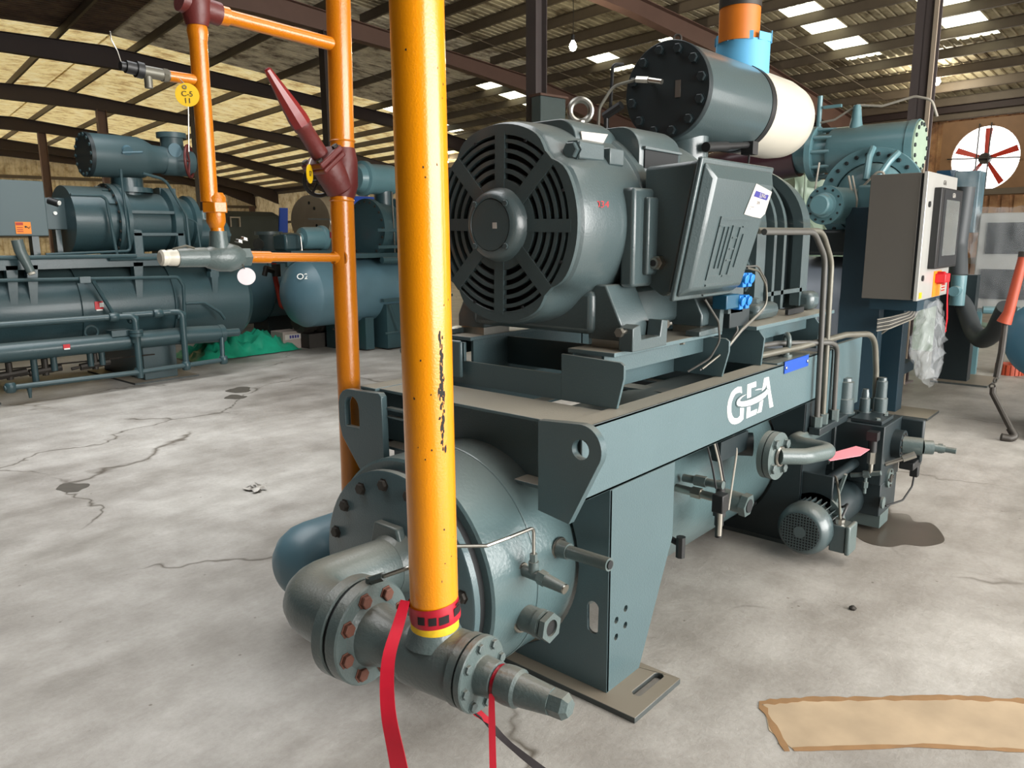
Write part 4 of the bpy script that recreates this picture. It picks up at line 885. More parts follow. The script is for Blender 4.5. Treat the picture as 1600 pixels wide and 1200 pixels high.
# pump and its motor
pu = thing('oil_pump', 'black oil pump bracket and round adapter flange between the manifold and the small motor', 'pump', (3.7, 1.28, .1))
obj('bracket_plate', G().prism([(1.13, .16), (1.50, .16), (1.50, .385), (1.13, .385)], 'yz', 3.60, 3.615), 'Dd', pu, bevel=.006)
for y in (1.42, 1.16): obj('tie_bar', G().cyl((3.635, y, .355), (4.0, y, .355), .024), 'Dd', pu)
obj('side_strap', G().obox((3.63, 1.125, .25), ((0, .25, -1), (0, 1, .25), (1, 0, 0)), .15, .006, .012), 'valve', pu)
obj('adapter_flange', G().cyl((3.60, 1.205, .155), (3.63, 1.205, .155), .135, 40), 'valve', pu)
obj('pump_body', G().cyl((3.635, 1.205, .155), (4.05, 1.205, .155), .10, 32).box(3.66, 4.2, 1.30, 1.5, .02, .34), 'Dd', pu)
obj('pump_foot', G().box(4.05, 4.2, 1.03, 1.2, .02, .09), 'valve', pu)
pm = thing('pump_motor', 'small finned grey electric motor with a round mesh guard, below the lettered beam', 'motor', (3.5, 1.2, .02))
pc = Vector((3.41, 1.203, .152))
obj('fan_cowl', G().lathe([(0, .092), (.004, .10), (.03, .118), (.075, .124), (.10, .122), (.10, .10)], pc, (1, 0, 0), 48), 'motor', pm)
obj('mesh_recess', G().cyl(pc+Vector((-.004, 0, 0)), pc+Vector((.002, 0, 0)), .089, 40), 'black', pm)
g = G()
for k in range(-6, 7):
    h = math.sqrt(max(0, .088**2-(k*.0135)**2))
    g.box(pc.x-.007, pc.x-.004, pc.y+k*.0135-.0018, pc.y+k*.0135+.0018, pc.z-h, pc.z+h).box(pc.x-.007, pc.x-.004, pc.y-h, pc.y+h, pc.z+k*.0135-.0018, pc.z+k*.0135+.0018)
obj('mesh_guard', g, 'motor', pm); obj('guard_boss', G().cyl(pc+Vector((-.009, 0, 0)), pc, .028), 'motor', pm)
obj('core', G().cyl(pc+Vector((.095, 0, 0)), pc+Vector((.20, 0, 0)), .092, 40), 'motor', pm)
for k in range(28):
    a = 2*PI*k/28; e = Vector((0, math.cos(a), math.sin(a))); t_ = Vector((0, -math.sin(a), math.cos(a)))
    obj('cooling_fin', G().obox(pc+Vector((.15, 0, 0))+e*.104, ((1, 0, 0), e, t_), .052, .014, .0022), 'motor', pm)
obj('terminal_box', G().box(3.50, 3.60, 1.03, 1.10, .06, .19), 'motor', pm, bevel=.006)
obj('terminal_lid', G().box(3.495, 3.605, 1.008, 1.03, .055, .195), 'valve', pm, bevel=.008)
obj('conduit_nut', G().cyl((3.53, 1.065, .19), (3.53, 1.065, .215), .022, 10), 'steel', pm)
for q in ((3.53, 1.065), (3.55, 1.07)): obj('supply_cable', G().tube([(q[0], q[1], .21), (3.60, 1.10, .30), (3.66, 1.14, .38), (3.68, 1.20, .35)] if q[0] < 3.54 else [(q[0], q[1], .20), (3.62, 1.06, .27), (3.68, 1.10, .22), (3.70, 1.2, .20)], .006, 8, .07), 'tubing' if q[0] < 3.54 else 'blackpl', pm)
# rising tubes
tu = thing('rising_oil_tubes', 'tall worn steel oil tubes rising beside the lettered beam and bending towards the compressor', 'tube', (3.6, 1.2, .6))
obj('tube', G().tube([(3.05, 1.30, 1.515), (3.50, 1.262, 1.515), (3.63, 1.252, 1.40), (3.655, 1.245, .60)], .013, 12, .11), 'wire', tu)
obj('tube', G().tube([(3.05, 1.33, 1.52), (3.60, 1.262, 1.52), (3.72, 1.252, 1.38), (3.735, 1.245, .60)], .013, 12, .12), 'tubing', tu)
obj('tube', G().tube([(3.20, 1.40, 1.02), (3.40, 1.36, 1.02), (3.72, 1.23, 1.0), (3.84, 1.235, .97), (3.86, 1.235, .60)], .012, 12, .08), 'wire', tu)
obj('tube', G().tube([(3.20, 1.36, .985), (3.5, 1.30, .995), (3.9, 1.22, 1.02), (4.20, 1.17, 1.0), (4.26, 1.165, .80), (4.28, 1.161, .60)], .015, 12, .14), 'tubing', tu)
obj('header_bar', G().box(3.62, 4.02, 1.215, 1.27, .565, .60), 'Dd', tu, bevel=.004)
for x, y in ((3.655, 1.245), (3.735, 1.245), (3.86, 1.235), (4.28, 1.161)): obj('compression_nut', G().cyl((x, y, .59), (x, y, .65), .025, 6), 'valve', tu)

# ================================================================== ORANGE PIPEWORK BEHIND THE FRAME
PY = 2.47
r2 = thing('orange_riser_pipe', 'thinner tall orange pipe behind the lifting plate, with two orange branches reaching left', 'pipe', (1.83, PY, .02))
obj('pipe', G().tube([(1.83, PY, .02), (1.845, PY, .6), (1.855, PY, 1.655)], .045, 40), 'orange', r2)
obj('pipe', G().tube([(1.868, PY, 1.83), (1.885, PY, 2.6)], .045, 40), 'orange', r2)
for q_ in (G().torus((1.855, PY, 1.64), (0, 0, 1), .045, .004, 32, 6), G().torus((1.87, PY, 1.86), (0, 0, 1), .045, .004, 32, 6), G().torus((1.83, PY-.02, 1.425), (1, 0, 0), .026, .004, 24, 6)): obj('weld_bead', q_, 'orange', r2)
obj('branch_pipe', G().cyl((1.45, PY, 1.437), (1.84, PY-.01, 1.425), .0165, 24).cyl((1.44, PY, 1.437), (1.53, PY, 1.434), .021, 24).cyl((1.80, PY, 1.426), (1.835, PY, 1.425), .023, 24, .026), 'orange', r2)
obj('branch_pipe', G().cyl((1.40, PY, 2.215), (1.87, PY, 2.20), .024, 28).cyl((1.385, PY, 2.215), (1.43, PY, 2.214), .030, 28), 'orange', r2)
r3 = thing('short_orange_pipe', 'short vertical orange pipe with a hexagonal union, leftmost of the three orange pipes', 'pipe', (1.33, PY, 1.5))
obj('pipe', G().cyl((1.318, PY, 1.62), (1.322, PY, 2.15), .028, 32).cyl((1.338, PY, 1.50), (1.338, PY, 1.60), .022, 28), 'orange', r3)
obj('reducer', G().lathe([(0, .022), (.02, .031), (.055, .031), (.06, .036), (.10, .037), (.115, .028)], (1.336, PY, 1.535), (0, 0, 1), 32), 'orange', r3)
obj('union_nut', G().lathe([(0, .044), (.035, .044)], (1.336, PY, 1.585), (0, 0, 1), 6), 'orange', r3, bevel=.003, angle=10)
obj('weld_cap', G().lathe([(0, .029), (.03, .033), (.05, .029)], (1.322, PY, 2.12), (0, 0, 1), 32), 'orange', r3)
obj('side_stub', G().cyl((1.215, PY, 2.0), (1.31, PY, 2.0), .017, 20), 'orange', r3)
mv = thing('maroon_stop_valve', 'maroon Y-shaped stop valve with a tapered red cap, set into the thinner tall orange pipe', 'valve', (1.86, PY, 1.66))
obj('body', G().tube([(1.855, PY, 1.652), (1.862, PY, 1.70), (1.868, PY, 1.79), (1.868, PY, 1.835)], [.047, .058, .055, .047], 32), 'maroon', mv)
yd = Vector((-.62, -.05, .78)).normalized(); y_0 = Vector((1.85, PY, 1.690))
obj('branch', G().lathe([(-.03, .03), (0, .058), (.10, .058), (.12, .052)], y_0, yd, 32), 'maroon', mv)
yb = y_0+yd*.12; ux_ = Vector((0, 1, 0)); uy_ = yd.cross(ux_)
obj('bonnet_plate', G().obox(yb+yd*.010, (ux_, uy_, yd), .062, .062, .012), 'maroon', mv, bevel=.006); obj('bonnet_plate', G().obox(yb-yd*.014, (ux_, uy_, yd), .06, .06, .010), 'maroon', mv, bevel=.006)
for i in (-1, 1):
    for j in (-1, 1): bolt(yb+yd*.022+ux_*(.045*i)+uy_*(.045*j), yd, .012, mv, 'iron')
obj('stem_tube', G().lathe([(.02, .032), (.13, .031), (.135, .034), (.15, .034)], yb, yd, 28), 'maroon', mv)
obj('cap', G().lathe([(.15, .036), (.18, .036), (.20, .033), (.215, .032), (.36, .013), (.365, .009)], yb, yd, 8), 'redcap', mv, angle=20)
hw = thing('hand_wheel', 'black hand wheel with spokes half hidden behind the maroon valve', 'hand wheel', (1.80, 2.62, 1.75))
obj('rim', G().torus((1.86, 2.62, 1.72), (.5, .85, .15), .055, .008, 40, 10), 'blackpl', hw)
for k in range(3):
    a = PI*k/3; u, v, _ = basis((.5, .85, .15)); c = Vector((1.86, 2.62, 1.72)); e = u*math.cos(a)+v*math.sin(a); obj('wheel_spoke', G().cyl(c-e*.053, c+e*.053, .005, 8), 'blackpl', hw)
obj('stem', G().cyl((1.86, 2.62, 1.72), (1.86, 2.50, 1.71), .012, 12), 'iron', hw)
t_ = thing('yellow_tag', 'small round yellow tag hanging edge-on under the maroon valve', 'tag', (1.70, 2.45, 1.73))
obj('disc', G().lathe([(0, .034), (.003, .034)], (1.70, 2.45, 1.73), (.6, -.8, 0), 28), 'tagy', t_)
text('17', .026, Vector((1.70, 2.45, 1.73))+Vector((.6, -.8, 0))*.0042, (.8, .6, 0), (0, 0, 1), 'ink', t_, 'tag_text')
obj('hang_wire', G().tube([(1.70, 2.45, 1.76), (1.715, 2.455, 1.785)], .002, 6), 'steel', t_)
ev = thing('red_elbow_valve', 'dark red valve body at the top left joint of the orange pipes', 'valve', (1.33, PY, 2.16))
obj('body', G().lathe([(0, .034), (.02, .040), (.05, .046), (.10, .046), (.13, .040)], (1.322, PY, 2.165), (0, 0, 1), 28).cyl((1.33, PY, 2.222), (1.40, PY, 2.216), .036, 24).cyl((1.27, PY, 2.235), (1.33, PY, 2.225), .036, 24), 'maroon', ev)
obj('hex_bonnet', G().lathe([(0, .05), (.03, .05)], (1.322, PY, 2.245), (0, 0, 1), 6), 'maroon', ev)
rv = thing('relief_valve', 'relief valve with black cap and pale brass body, left of the short orange pipe', 'valve', (1.17, PY, 2.0))
obj('brass_body', G().cyl((1.215, PY, 2.0), (1.13, PY, 2.003), .018, 20).cyl((1.15, PY, 2.0), (1.15, PY, 1.955), .012, 16).lathe([(0, .021), (.015, .021)], (1.21, PY, 2.0), (-1, 0, 0), 6), 'tubing', rv)
obj('black_cap', G().cyl((1.135, PY, 2.003), (1.115, PY, 2.005), .024, 16).cyl((1.12, PY, 2.005), (1.085, PY, 2.008), .019, 12).cyl((1.09, PY, 2.008), (1.07, PY, 2.008), .013, 12), 'blackpl', rv)
obj('seal_wire', G().tube([(1.075, PY, 2.01), (1.07, PY+.01, 2.05), (1.055, PY+.01, 2.08), (1.05, PY, 2.10)], .002, 6), 'steel', rv)
yt_ = thing('yellow_tag', 'round yellow tag lettered C-5 11 beside the short orange pipe', 'tag', (1.25, 2.40, 1.945))
tn = Vector((-.45, -.88, 0)).normalized(); tu_ = Vector((.88, -.45, 0)).normalized(); tc_ = Vector((1.235, 2.40, 1.938))
obj('disc', G().lathe([(0, .035), (.003, .035)], tc_, tn, 36), 'tagy', yt_)
text('C-5', .022, tc_+tn*.0045+Vector((0, 0, .002)), tu_, (0, 0, 1), 'ink', yt_, 'tag_text', .0003); text('11', .022, tc_+tn*.0045+Vector((0, 0, -.018)), tu_, (0, 0, 1), 'ink', yt_, 'tag_text', .0003)
obj('eyelet', G().torus(tc_+tn*.004+Vector((0, 0, .022))-tu_*.006, tn, .005, .002, 16, 6), 'steel', yt_)
obj('hang_wire', G().tube([tc_+Vector((0, 0, .026)), (1.235, 2.44, 1.99)], .0015, 6).tube([tc_+Vector((0, 0, -.03)), tc_+Vector((-.01, .0, -.17))], .0018, 6), 'steel', yt_)
gv = thing('grey_globe_valve', 'grey cast globe valve with a bare metal cap, under the short orange pipe', 'valve', (1.36, PY, 1.42))
obj('body', G().lathe([(-.09, .022), (-.07, .034), (-.03, .046), (.01, .048), (.04, .040), (.06, .028)], (1.365, PY, 1.437), (1, 0, 0), 28).lathe([(0, .036), (.04, .030), (.075, .027)], (1.340, PY, 1.45), (0, 0, 1), 24), 'valve', gv)
obj('hex_bonnet', G().lathe([(0, .034), (.03, .034)], (1.415, PY, 1.437), (1, 0, 0), 6), 'valve', gv)
obj('stem_housing', G().lathe([(0, .030), (.08, .032), (.10, .032)], (1.19, PY, 1.44), (1, 0, 0), 24), 'valve', gv)
obj('metal_cap', G().lathe([(-.005, .018), (0, .025), (.012, .026), (.015, .024), (.022, .024), (.025, .026), (.05, .027)], (1.140, PY, 1.441), (1, 0, 0), 28), 'cream', gv)
for z in (0, 1): bolt((1.395+.02*z, PY-.03, 1.487+.008*z), (.3, 0, 1), .012, gv, 'steel')
obj('cap_strap', G().tube([(1.17, PY-.02, 1.468), (1.21, PY-.03, 1.478), (1.24, PY-.025, 1.47)], .004, 6), 'tubing', gv)
wt = thing('white_tag', 'round whitish tag hanging under the right end of the grey globe valve', 'tag', (1.41, 2.42, 1.375))
obj('disc', G().lathe([(0, .030), (.003, .030)], (1.41, 2.43, 1.372), (-.5, -.8, .25), 32), 'tagw', wt)
obj('hang_wire', G().tube([(1.405, 2.43, 1.398), (1.40, 2.44, 1.42)], .002, 6), 'steel', wt)

# ================================================================== LEFT MACHINE (far side of the aisle)
BY = 8.8
def tnk(name, label, loc, x0, x1, y, z, r, m, nd=.2, cat='tank', par=None):
    t = thing(name, label, cat, loc)
    obj('shell', G().lathe([(-nd, .02), (-nd*.92, r*.35), (-nd*.72, r*.62), (-nd*.38, r*.88), (0, r), (x1-x0, r), (x1-x0+nd*.38, r*.88), (x1-x0+nd*.72, r*.62), (x1-x0+nd*.92, r*.35), (x1-x0+nd, .02)], (x0, y, z), (1, 0, 0), 48), m, t, angle=25)
    return t
lt = tnk('separator_vessel', 'long dark teal separator vessel of the left machine, with a red and white sticker', (3.3, BY, .3), 1.2, 4.85, BY, .80, .48, 'B')
st1 = obj('sticker', G().box(3.12, 3.20, BY-.484, BY-.480, .80, .88), 'red', lt); obj('sticker_white', G().box(3.165, 3.205, BY-.486, BY-.484, .82, .865).box(3.13, 3.19, BY-.486, BY-.484, .785, .80), 'white', st1)
for x in (2.1, 3.0, 3.95): obj('saddle_strap', G().prism([circ2((BY, .80), .50, 48), circ2((BY, .80), .475, 48)], 'yz', x, x+.06), 'B', lt)
lf = thing('machine_skid', 'dark teal skid with box feet and top beam under the left machine', 'machine frame', (3.4, BY, 0))
for x in (1.6, 3.52): obj('leg', G().box(x, x+.36, 8.25, 9.3, .02, .52), 'B', lf, bevel=.005); obj('sole_plate', G().box(x-.15, x+.55, 8.15, 9.4, 0, .02), 'rail', lf)
obj('deck', G().box(1.2, 4.75, 8.35, 9.2, 1.26, 1.31).box(1.2, 4.75, 8.33, 8.36, 1.22, 1.35), 'B', lf)
for x in (2.38, 2.55, 3.55, 4.4): obj('deck_post', G().prism([(x, 1.26), (x+.10, 1.26), (x+.05, .80), (x+.0, .80)], 'xz', 8.33, 8.42), 'B', lf)
obj('slanted_strut', G().tube([(3.10, 8.28, 1.12), (3.25, 8.2, .74)], .02, 8), 'B', lf)
obj('upper_rail', G().tube([(1.2, 8.25, 1.35), (2.6, 8.25, 1.335), (2.62, 8.25, 1.335), (3.55, 8.25, 1.33)], .022, 10), 'B', lf)
lc = thing('oil_cooler', 'long dark teal tube cooler low in front of the left machine', 'cooler', (3.3, 8.1, .35))
obj('shell', G().cyl((1.2, 8.1, .485), (3.86, 8.1, .475), .09, 32).cyl((3.86, 8.1, .475), (4.30, 8.1, .455), .095, 32).cyl((4.30, 8.1, .455), (4.36, 8.1, .455), .10, 32).cyl((4.36, 8.1, .455), (4.55, 8.1, .45), .045, 20), 'B', lc)
obj('shell_ring', G().torus((3.88, 8.1, .475), (1, 0, 0), .094, .006, 32, 6), 'black', lc)
s2_ = obj('sticker', G().box(2.68, 2.74, 8.002, 8.008, .47, .515), 'red', lc); obj('sticker_white', G().box(2.685, 2.735, 7.999, 8.002, .465, .478), 'white', s2_)
obj('lift_ring', G().torus((2.98, 8.1, .60), (0, 1, 0), .06, .012, 24, 8), 'B', lc); obj('nozzle_pad', G().box(3.14, 3.32, 8.02, 8.16, .54, .60), 'B', lc)
for x in (2.45, 2.62, 2.95, 3.06): obj('drop_stub', G().cyl((x, 8.12, .41), (x, 8.12, .26 if x > 2.5 else .14), .03, 12), 'B', lc)
lp = thing('drain_piping', 'dark teal pipe loop with elbows hanging off the front of the left machine', 'pipe', (3.4, 8.0, .1))
obj('pipe', G().tube([(1.2, 8.15, .74), (3.18, 8.05, .735), (3.36, 7.98, .735), (3.36, 7.98, .10)], .032, 14, .06), 'B', lp)
obj('pipe', G().tube([(3.28, 8.08, .74), (3.76, 8.05, .74), (3.86, 8.0, .74), (3.86, 8.0, .12)], .032, 14, .06), 'B', lp)
obj('pipe', G().tube([(2.15, 8.0, .17), (3.36, 7.98, .16), (4.28, 8.0, .17), (4.30, 8.02, .42)], .026, 14, .03), 'B', lp)
for x, z in ((3.36, .16), (3.36, .50), (3.86, .16), (3.18, .735), (3.62, .74), (2.2, .17), (4.29, .17), (3.36, .70), (3.86, .70)): obj('fitting', G().lathe([(-.045, .036), (-.03, .046), (.03, .046), (.045, .036)], (x, 8.0 if z < .7 else 8.03, z), (0, 0, 1) if z < .7 else (1, 0, 0), 14), 'B', lp)
obj('flange_pair', G().cyl((3.36, 7.98, .53), (3.36, 7.98, .56), .065, 16).cyl((3.36, 7.98, .565), (3.36, 7.98, .595), .065, 16), 'B', lp)
obj('drain_cock', G().cyl((2.35, 8.0, .16), (2.35, 8.0, .05), .024, 10, .012), 'B', lp)
lv = thing('low_valves', 'row of small black drain valves under the left machine cooler', 'valve', (2.7, 8.15, .2))
for x in (2.25, 2.55, 3.0): obj('valve_body', G().cyl((x-.14, 8.15, .26), (x+.14, 8.15, .28), .035, 10).cyl((x-.22, 8.15, .25), (x-.13, 8.15, .26), .015, 8).cyl((x, 8.15, .22), (x, 8.15, .38), .03, 10), 'iron', lv)
obj('thin_rail', G().tube([(1.6, 8.15, .33), (3.6, 8.15, .30)], .008, 6), 'iron', lv)
# long thin pipes on the vessel front
lr = thing('service_lines', 'thin dark teal service lines and bent tubes strapped along the left vessel', 'tube', (3.2, 8.3, 1.1))
obj('tube', G().tube([(1.2, 8.2, 1.16), (3.95, 8.2, 1.095), (4.0, 8.2, 1.0), (4.0, 8.25, .4)], .018, 10, .05), 'B', lr)
obj('tube', G().tube([(2.72, 8.3, 1.36), (3.15, 8.3, 1.37), (3.52, 8.3, 1.38), (3.50, 8.3, 2.05), (3.50, 8.3, 2.20)], .014, 8, .05), 'B', lr)
obj('tube', G().tube([(3.0, 8.3, 1.93), (3.28, 8.3, 1.93), (3.33, 8.3, 1.9), (3.38, 8.3, 1.35)], .016, 8, .05), 'B', lr)
obj('tube', G().tube([(3.72, 8.3, 2.17), (3.95, 8.3, 2.12), (4.15, 8.3, 1.75), (4.16, 8.3, 1.34)], .015, 8, .15), 'B', lr)
obj('tube', G().tube([(4.16, 8.3, 1.72), (4.26, 8.3, 1.68), (4.28, 8.3, 1.40)], .010, 8, .05), 'B', lr)
obj('tube', G().tube([(3.3, 8.3, 1.30), (4.3, 8.3, 1.30)], .02, 8), 'B', lr)
obj('tube', G().tube([(4.05, 8.28, .80), (4.25, 8.25, .80), (4.4, 8.2, .68), (4.45, 8.2, .60)], .016, 8, .08), 'B', lr)
for x in (2.95, 4.30): obj('bracket_clamp', G().box(x, x+.10, 8.16, 8.24, 1.08, 1.14), 'B', lr)
lcp = thing('screw_compressor', 'dark green screw compressor with bolted ring flanges on top of the left machine', 'compressor', (3.8, BY, 1.35))
CX_ = BY-.1
obj('motor_adapter', G().cyl((3.05, CX_, 1.70), (3.50, CX_, 1.70), .34, 40), 'B', lcp)
rg = obj('ring_flange', G().prism([circ2((CX_, 1.68), .40, 48), circ2((CX_, 1.68), .34, 48)], 'yz', 3.46, 3.52), 'B', lcp, bevel=.004)
bolts((3.46, CX_, 1.68), (-1, 0, 0), .375, 24, .016, lcp, 'iron', 'round')
for k in range(5): 
    a = PI*(.15+.17*k); obj('web_rib', G().obox((3.44, CX_+.2*math.cos(a), 1.68+.2*math.sin(a)), ((1, 0, 0), (0, math.cos(a), math.sin(a)), (0, -math.sin(a), math.cos(a))), .05, .17, .008), 'B', lcp)
obj('housing', G().lathe([(0, .38), (.02, .40), (.06, .40), (.08, .33), (.50, .31), (.52, .38), (.60, .38), (.62, .30), (.78, .26), (.80, .30), (.86, .30)], (3.52, CX_, 1.68), (1, 0, 0), 44), 'B', lcp, angle=30)
for z in (1.55, 1.78): obj('long_rib', G().box(3.58, 4.12, CX_-.36, CX_-.30, z-.015, z+.015), 'B', lcp)
for x in (3.58, 4.05): obj('foot', G().box(x, x+.10, CX_-.36, CX_+.3, 1.33, 1.60), 'B', lcp, bevel=.01)
obj('suction_neck', G().cyl((3.72, CX_, 1.95), (3.72, CX_, 2.14), .16, 28).cyl((3.72, CX_, 1.99), (3.72, CX_, 2.04), .25, 28), 'B', lcp)
obj('discharge_end', G().cyl((4.35, CX_, 1.55), (4.78, CX_, 1.55), .17, 28).box(4.3, 4.78, CX_-.19, CX_-.15, 1.53, 1.56), 'B', lcp)
obj('control_cover', G().box(4.02, 4.20, CX_-.1, CX_+.2, 1.9, 2.05), 'B', lcp)
ls = thing('suction_strainer', 'dark teal tapering cylinder with a bolted lid, high on the left machine', 'tank', (3.8, BY, 2.15))
ld2 = obj('lid', G().cyl((3.31, BY-.1, 2.36), (3.35, BY-.1, 2.36), .225, 36), 'Dd', ls)
bolts((3.31, BY-.1, 2.36), (-1, 0, 0), .20, 14, .018, ld2, 'B', 'round')
obj('barrel', G().lathe([(0, .22), (.50, .22), (.56, .20), (.66, .15), (.74, .145), (.80, .145)], (3.35, BY-.1, 2.36), (1, 0, 0), 40), 'Bb', ls, angle=30)
obj('valve_body', G().lathe([(0, .145), (.02, .155), (.28, .155), (.34, .13), (.36, .06)], (4.12, BY-.1, 2.35), (1, 0, 0), 36).cyl((4.25, BY-.1, 2.45), (4.25, BY-.1, 2.60), .12, 28).cyl((4.25, BY-.1, 2.60), (4.25, BY-.1, 2.655), .155, 28), 'Bb', ls)
obj('side_window', G().cyl((4.21, BY-.235, 2.46), (4.21, BY-.25, 2.46), .075, 20), 'C', ls)
obj('side_flange', G().cyl((3.66, BY-.30, 2.42), (3.66, BY-.34, 2.40), .05, 16).tube([(3.60, BY-.34, 2.38), (3.80, BY-.36, 2.40)], .012, 8), 'C', ls)
lw = thing('hand_wheel', 'dark red hand wheel on the end of the left machine\'s suction valve', 'hand wheel', (4.56, BY-.1, 2.35))
wc = Vector((4.36, BY-.25, 2.35)); wn = Vector((.75, -.65, 0)).normalized()
obj('rim', G().torus(wc, wn, .17, .016, 36, 8), 'maroon', lw)
for k in range(5):
    u, v, _ = basis(wn); a = 2*PI*k/5; e = u*math.cos(a)+v*math.sin(a); obj('wheel_spoke', G().cyl(wc, wc+e*.165, .011, 8), 'maroon', lw)
obj('stem', G().cyl(wc, wc-Vector((.10, -.12, 0)), .02, 10), 'steel', lw)
bx = thing('control_box', 'flat green-grey control box with an orange warning label at the far left', 'box', (2.5, 8.3, 1.5))
obj('housing', G().box(2.0, 2.77, 8.3, 8.6, 1.535, 2.045), 'Bb', bx, bevel=.006)
lbx = obj('warning_label', G().box(2.49, 2.62, 8.294, 8.299, 1.555, 1.665), 'orlab', bx)
obj('label_header', G().box(2.495, 2.555, 8.291, 8.294, 1.635, 1.66), 'fanred', lbx)
for k in range(3): obj('label_line', G().box(2.50, 2.55, 8.291, 8.294, 1.575+.018*k, 1.581+.018*k), 'fanred', lbx)
obj('label_pictogram', G().cyl((2.575, 8.292, 1.62), (2.575, 8.294, 1.62), .010, 10).tube([(2.588, 8.292, 1.62), (2.600, 8.292, 1.605), (2.612, 8.292, 1.622)], .0035, 6), 'ink', lbx)
obj('knob', G().cyl((2.80, 8.3, 1.87), (2.86, 8.24, 1.84), .035, 12), 'blackpl', bx)
obj('gauge_window', G().cyl((2.865, 8.235, 1.845), (2.87, 8.228, 1.843), .022, 12), 'white', bx)
obj('box_stand', G().box(2.1, 2.16, 8.4, 8.5, 1.31, 1.535), 'B', bx); obj('box_stand', G().box(2.65, 2.71, 8.4, 8.5, 1.31, 1.535), 'B', bx)
bx2 = thing('control_box', 'smaller green-grey box between the labelled control box and the compressor flange', 'box', (3.0, 8.7, 1.6))
obj('housing', G().box(2.86, 3.30, 8.62, 8.8, 1.60, 1.91), 'Bb', bx2, bevel=.005); obj('box_stand', G().box(2.95, 3.0, 8.65, 8.75, 1.31, 1.6), 'B', bx2); obj('box_stand', G().box(3.14, 3.19, 8.65, 8.75, 1.31, 1.6), 'B', bx2)
obj('indicator', G().cyl((2.95, 8.62, 1.76), (2.95, 8.60, 1.76), .018, 10), 'white', bx2)
cy2 = thing('grey_filter_canister', 'small grey canister hanging below the orange warning label', 'filter', (2.52, 8.15, 1.2))
obj('can', G().tube([(2.46, 8.2, 1.50), (2.475, 8.2, 1.40), (2.53, 8.15, 1.20)], [.05, .05, .035], 14), 'valve', cy2); obj('cap', G().cyl((2.53, 8.15, 1.20), (2.535, 8.145, 1.18), .03, 12), 'cream', cy2)

# ================================================================== MACHINE BEHIND THE TALL PIPES
ct = tnk('receiver_vessel', 'blue-grey vessel with a round dished end, chalked O2, between the two tall pipes', (6.6, 8.5, .35), 5.72, 7.9, 8.5, .80, .43, 'C', .26)
u_ = Vector((-.55, -.65, .52)).normalized()
text('O2', .11, (5.56, 8.27, 1.03), (.65, -.55, 0), (.25, .35, .85), 'white', ct, 'chalk_mark', .002)
for x in (6.45, 7.4): obj('saddle', G().box(x, x+.14, 8.2, 8.8, .02, .45), 'B', ct)
cm = thing('screw_compressor', 'dark teal screw compressor under wrapping chains, right of the thinner tall pipe', 'compressor', (7.0, 8.5, 1.3))
obj('ring_flange', G().cyl((6.72, 8.45, 1.62), (6.80, 8.45, 1.62), .40, 40), 'B', cm)
bolts((6.72, 8.45, 1.62), (-1, 0, 0), .36, 20, .018, cm, 'iron', 'round')
obj('housing', G().lathe([(0, .36), (.30, .34), (.32, .42), (.38, .42), (.40, .33), (.8, .30)], (6.80, 8.45, 1.62), (1, 0, 0), 40), 'B', cm, angle=30)
obj('ribs', G().box(6.6, 7.6, 8.05, 8.12, 1.58, 1.62).box(6.6, 7.6, 8.05, 8.12, 1.36, 1.40), 'B', cm)
obj('neck', G().cyl((7.05, 8.45, 1.9), (7.05, 8.45, 2.15), .13, 24), 'B', cm)
obj('suction_cylinder', G().lathe([(0, .16), (.08, .19), (.10, .23), (.16, .23), (.17, .20), (.6, .20), (.66, .12)], (6.58, 8.45, 2.28), (1, 0, 0), 36), 'D', cm, angle=30)
obj('deck', G().box(6.3, 8.0, 8.15, 8.9, 1.24, 1.30), 'B', cm)
obj('oil_pipe', G().tube([(6.65, 8.05, 1.21), (7.05, 8.02, 1.20), (7.9, 8.02, 1.20)], .045, 14), 'B', cm)
obj('hanging_lines', G().tube([(6.9, 8.1, 2.1), (6.92, 8.1, 1.3)], .01, 6).tube([(6.98, 8.1, 2.1), (7.0, 8.1, 1.3)], .008, 6), 'steel', cm)
obj('lower_frame', G().box(6.62, 7.9, 8.0, 8.05, .66, .70).tube([(6.70, 7.95, .62), (6.85, 7.95, .22)], .01, 6).tube([(7.1, 7.95, .62), (6.98, 7.95, .25)], .01, 6).tube([(6.6, 7.98, .24), (7.6, 7.98, .24)], .015, 8).box(6.7, 7.1, 8.05, 8.4, .02, .62), 'B', cm)
obj('floor_pipe', G().tube([(6.55, 7.6, .05), (7.6, 7.5, .12)], .04, 12), 'valve', cm)
# small pump set, beige wrapped drum, olive cover, bucket, sheets further back
ps = thing('small_pump_set', 'small teal motor and pump with a wire guard, just left of the thinner tall pipe', 'pump', (6.2, 9.0, 1.3))
obj('deck', G().box(5.7, 6.6, 8.7, 9.3, 1.18, 1.34).box(5.6, 6.4, 8.65, 8.7, 1.14, 1.24), 'B', ps)
obj('motor', G().lathe([(0, .06), (.05, .07), (.07, .14), (.12, .15), (.35, .15), (.37, .17), (.42, .17)], (6.0, 9.0, 1.50), (1, 0, 0), 28), 'D', ps, angle=30)
obj('housing', G().box(5.75, 6.0, 8.9, 9.2, 1.34, 1.56), 'B', ps, bevel=.03)
obj('guard_rod', G().tube([(5.62, 8.8, 1.56), (5.85, 8.8, 1.56), (5.92, 8.8, 1.54), (5.93, 8.8, 1.34)], .012, 8, .04).tube([(6.05, 8.8, 1.75), (6.4, 8.8, 1.75), (6.43, 8.8, 1.5)], .01, 8, .04), 'steel', ps)
obj('red_mark', G().box(6.40, 6.47, 8.78, 8.82, 1.50, 1.58), 'red', ps)
bd = thing('wrapped_drum', 'dusty beige wrapped drum lying on its side with a blue sheet on its right', 'drum', (8.7, 12, 1.3))
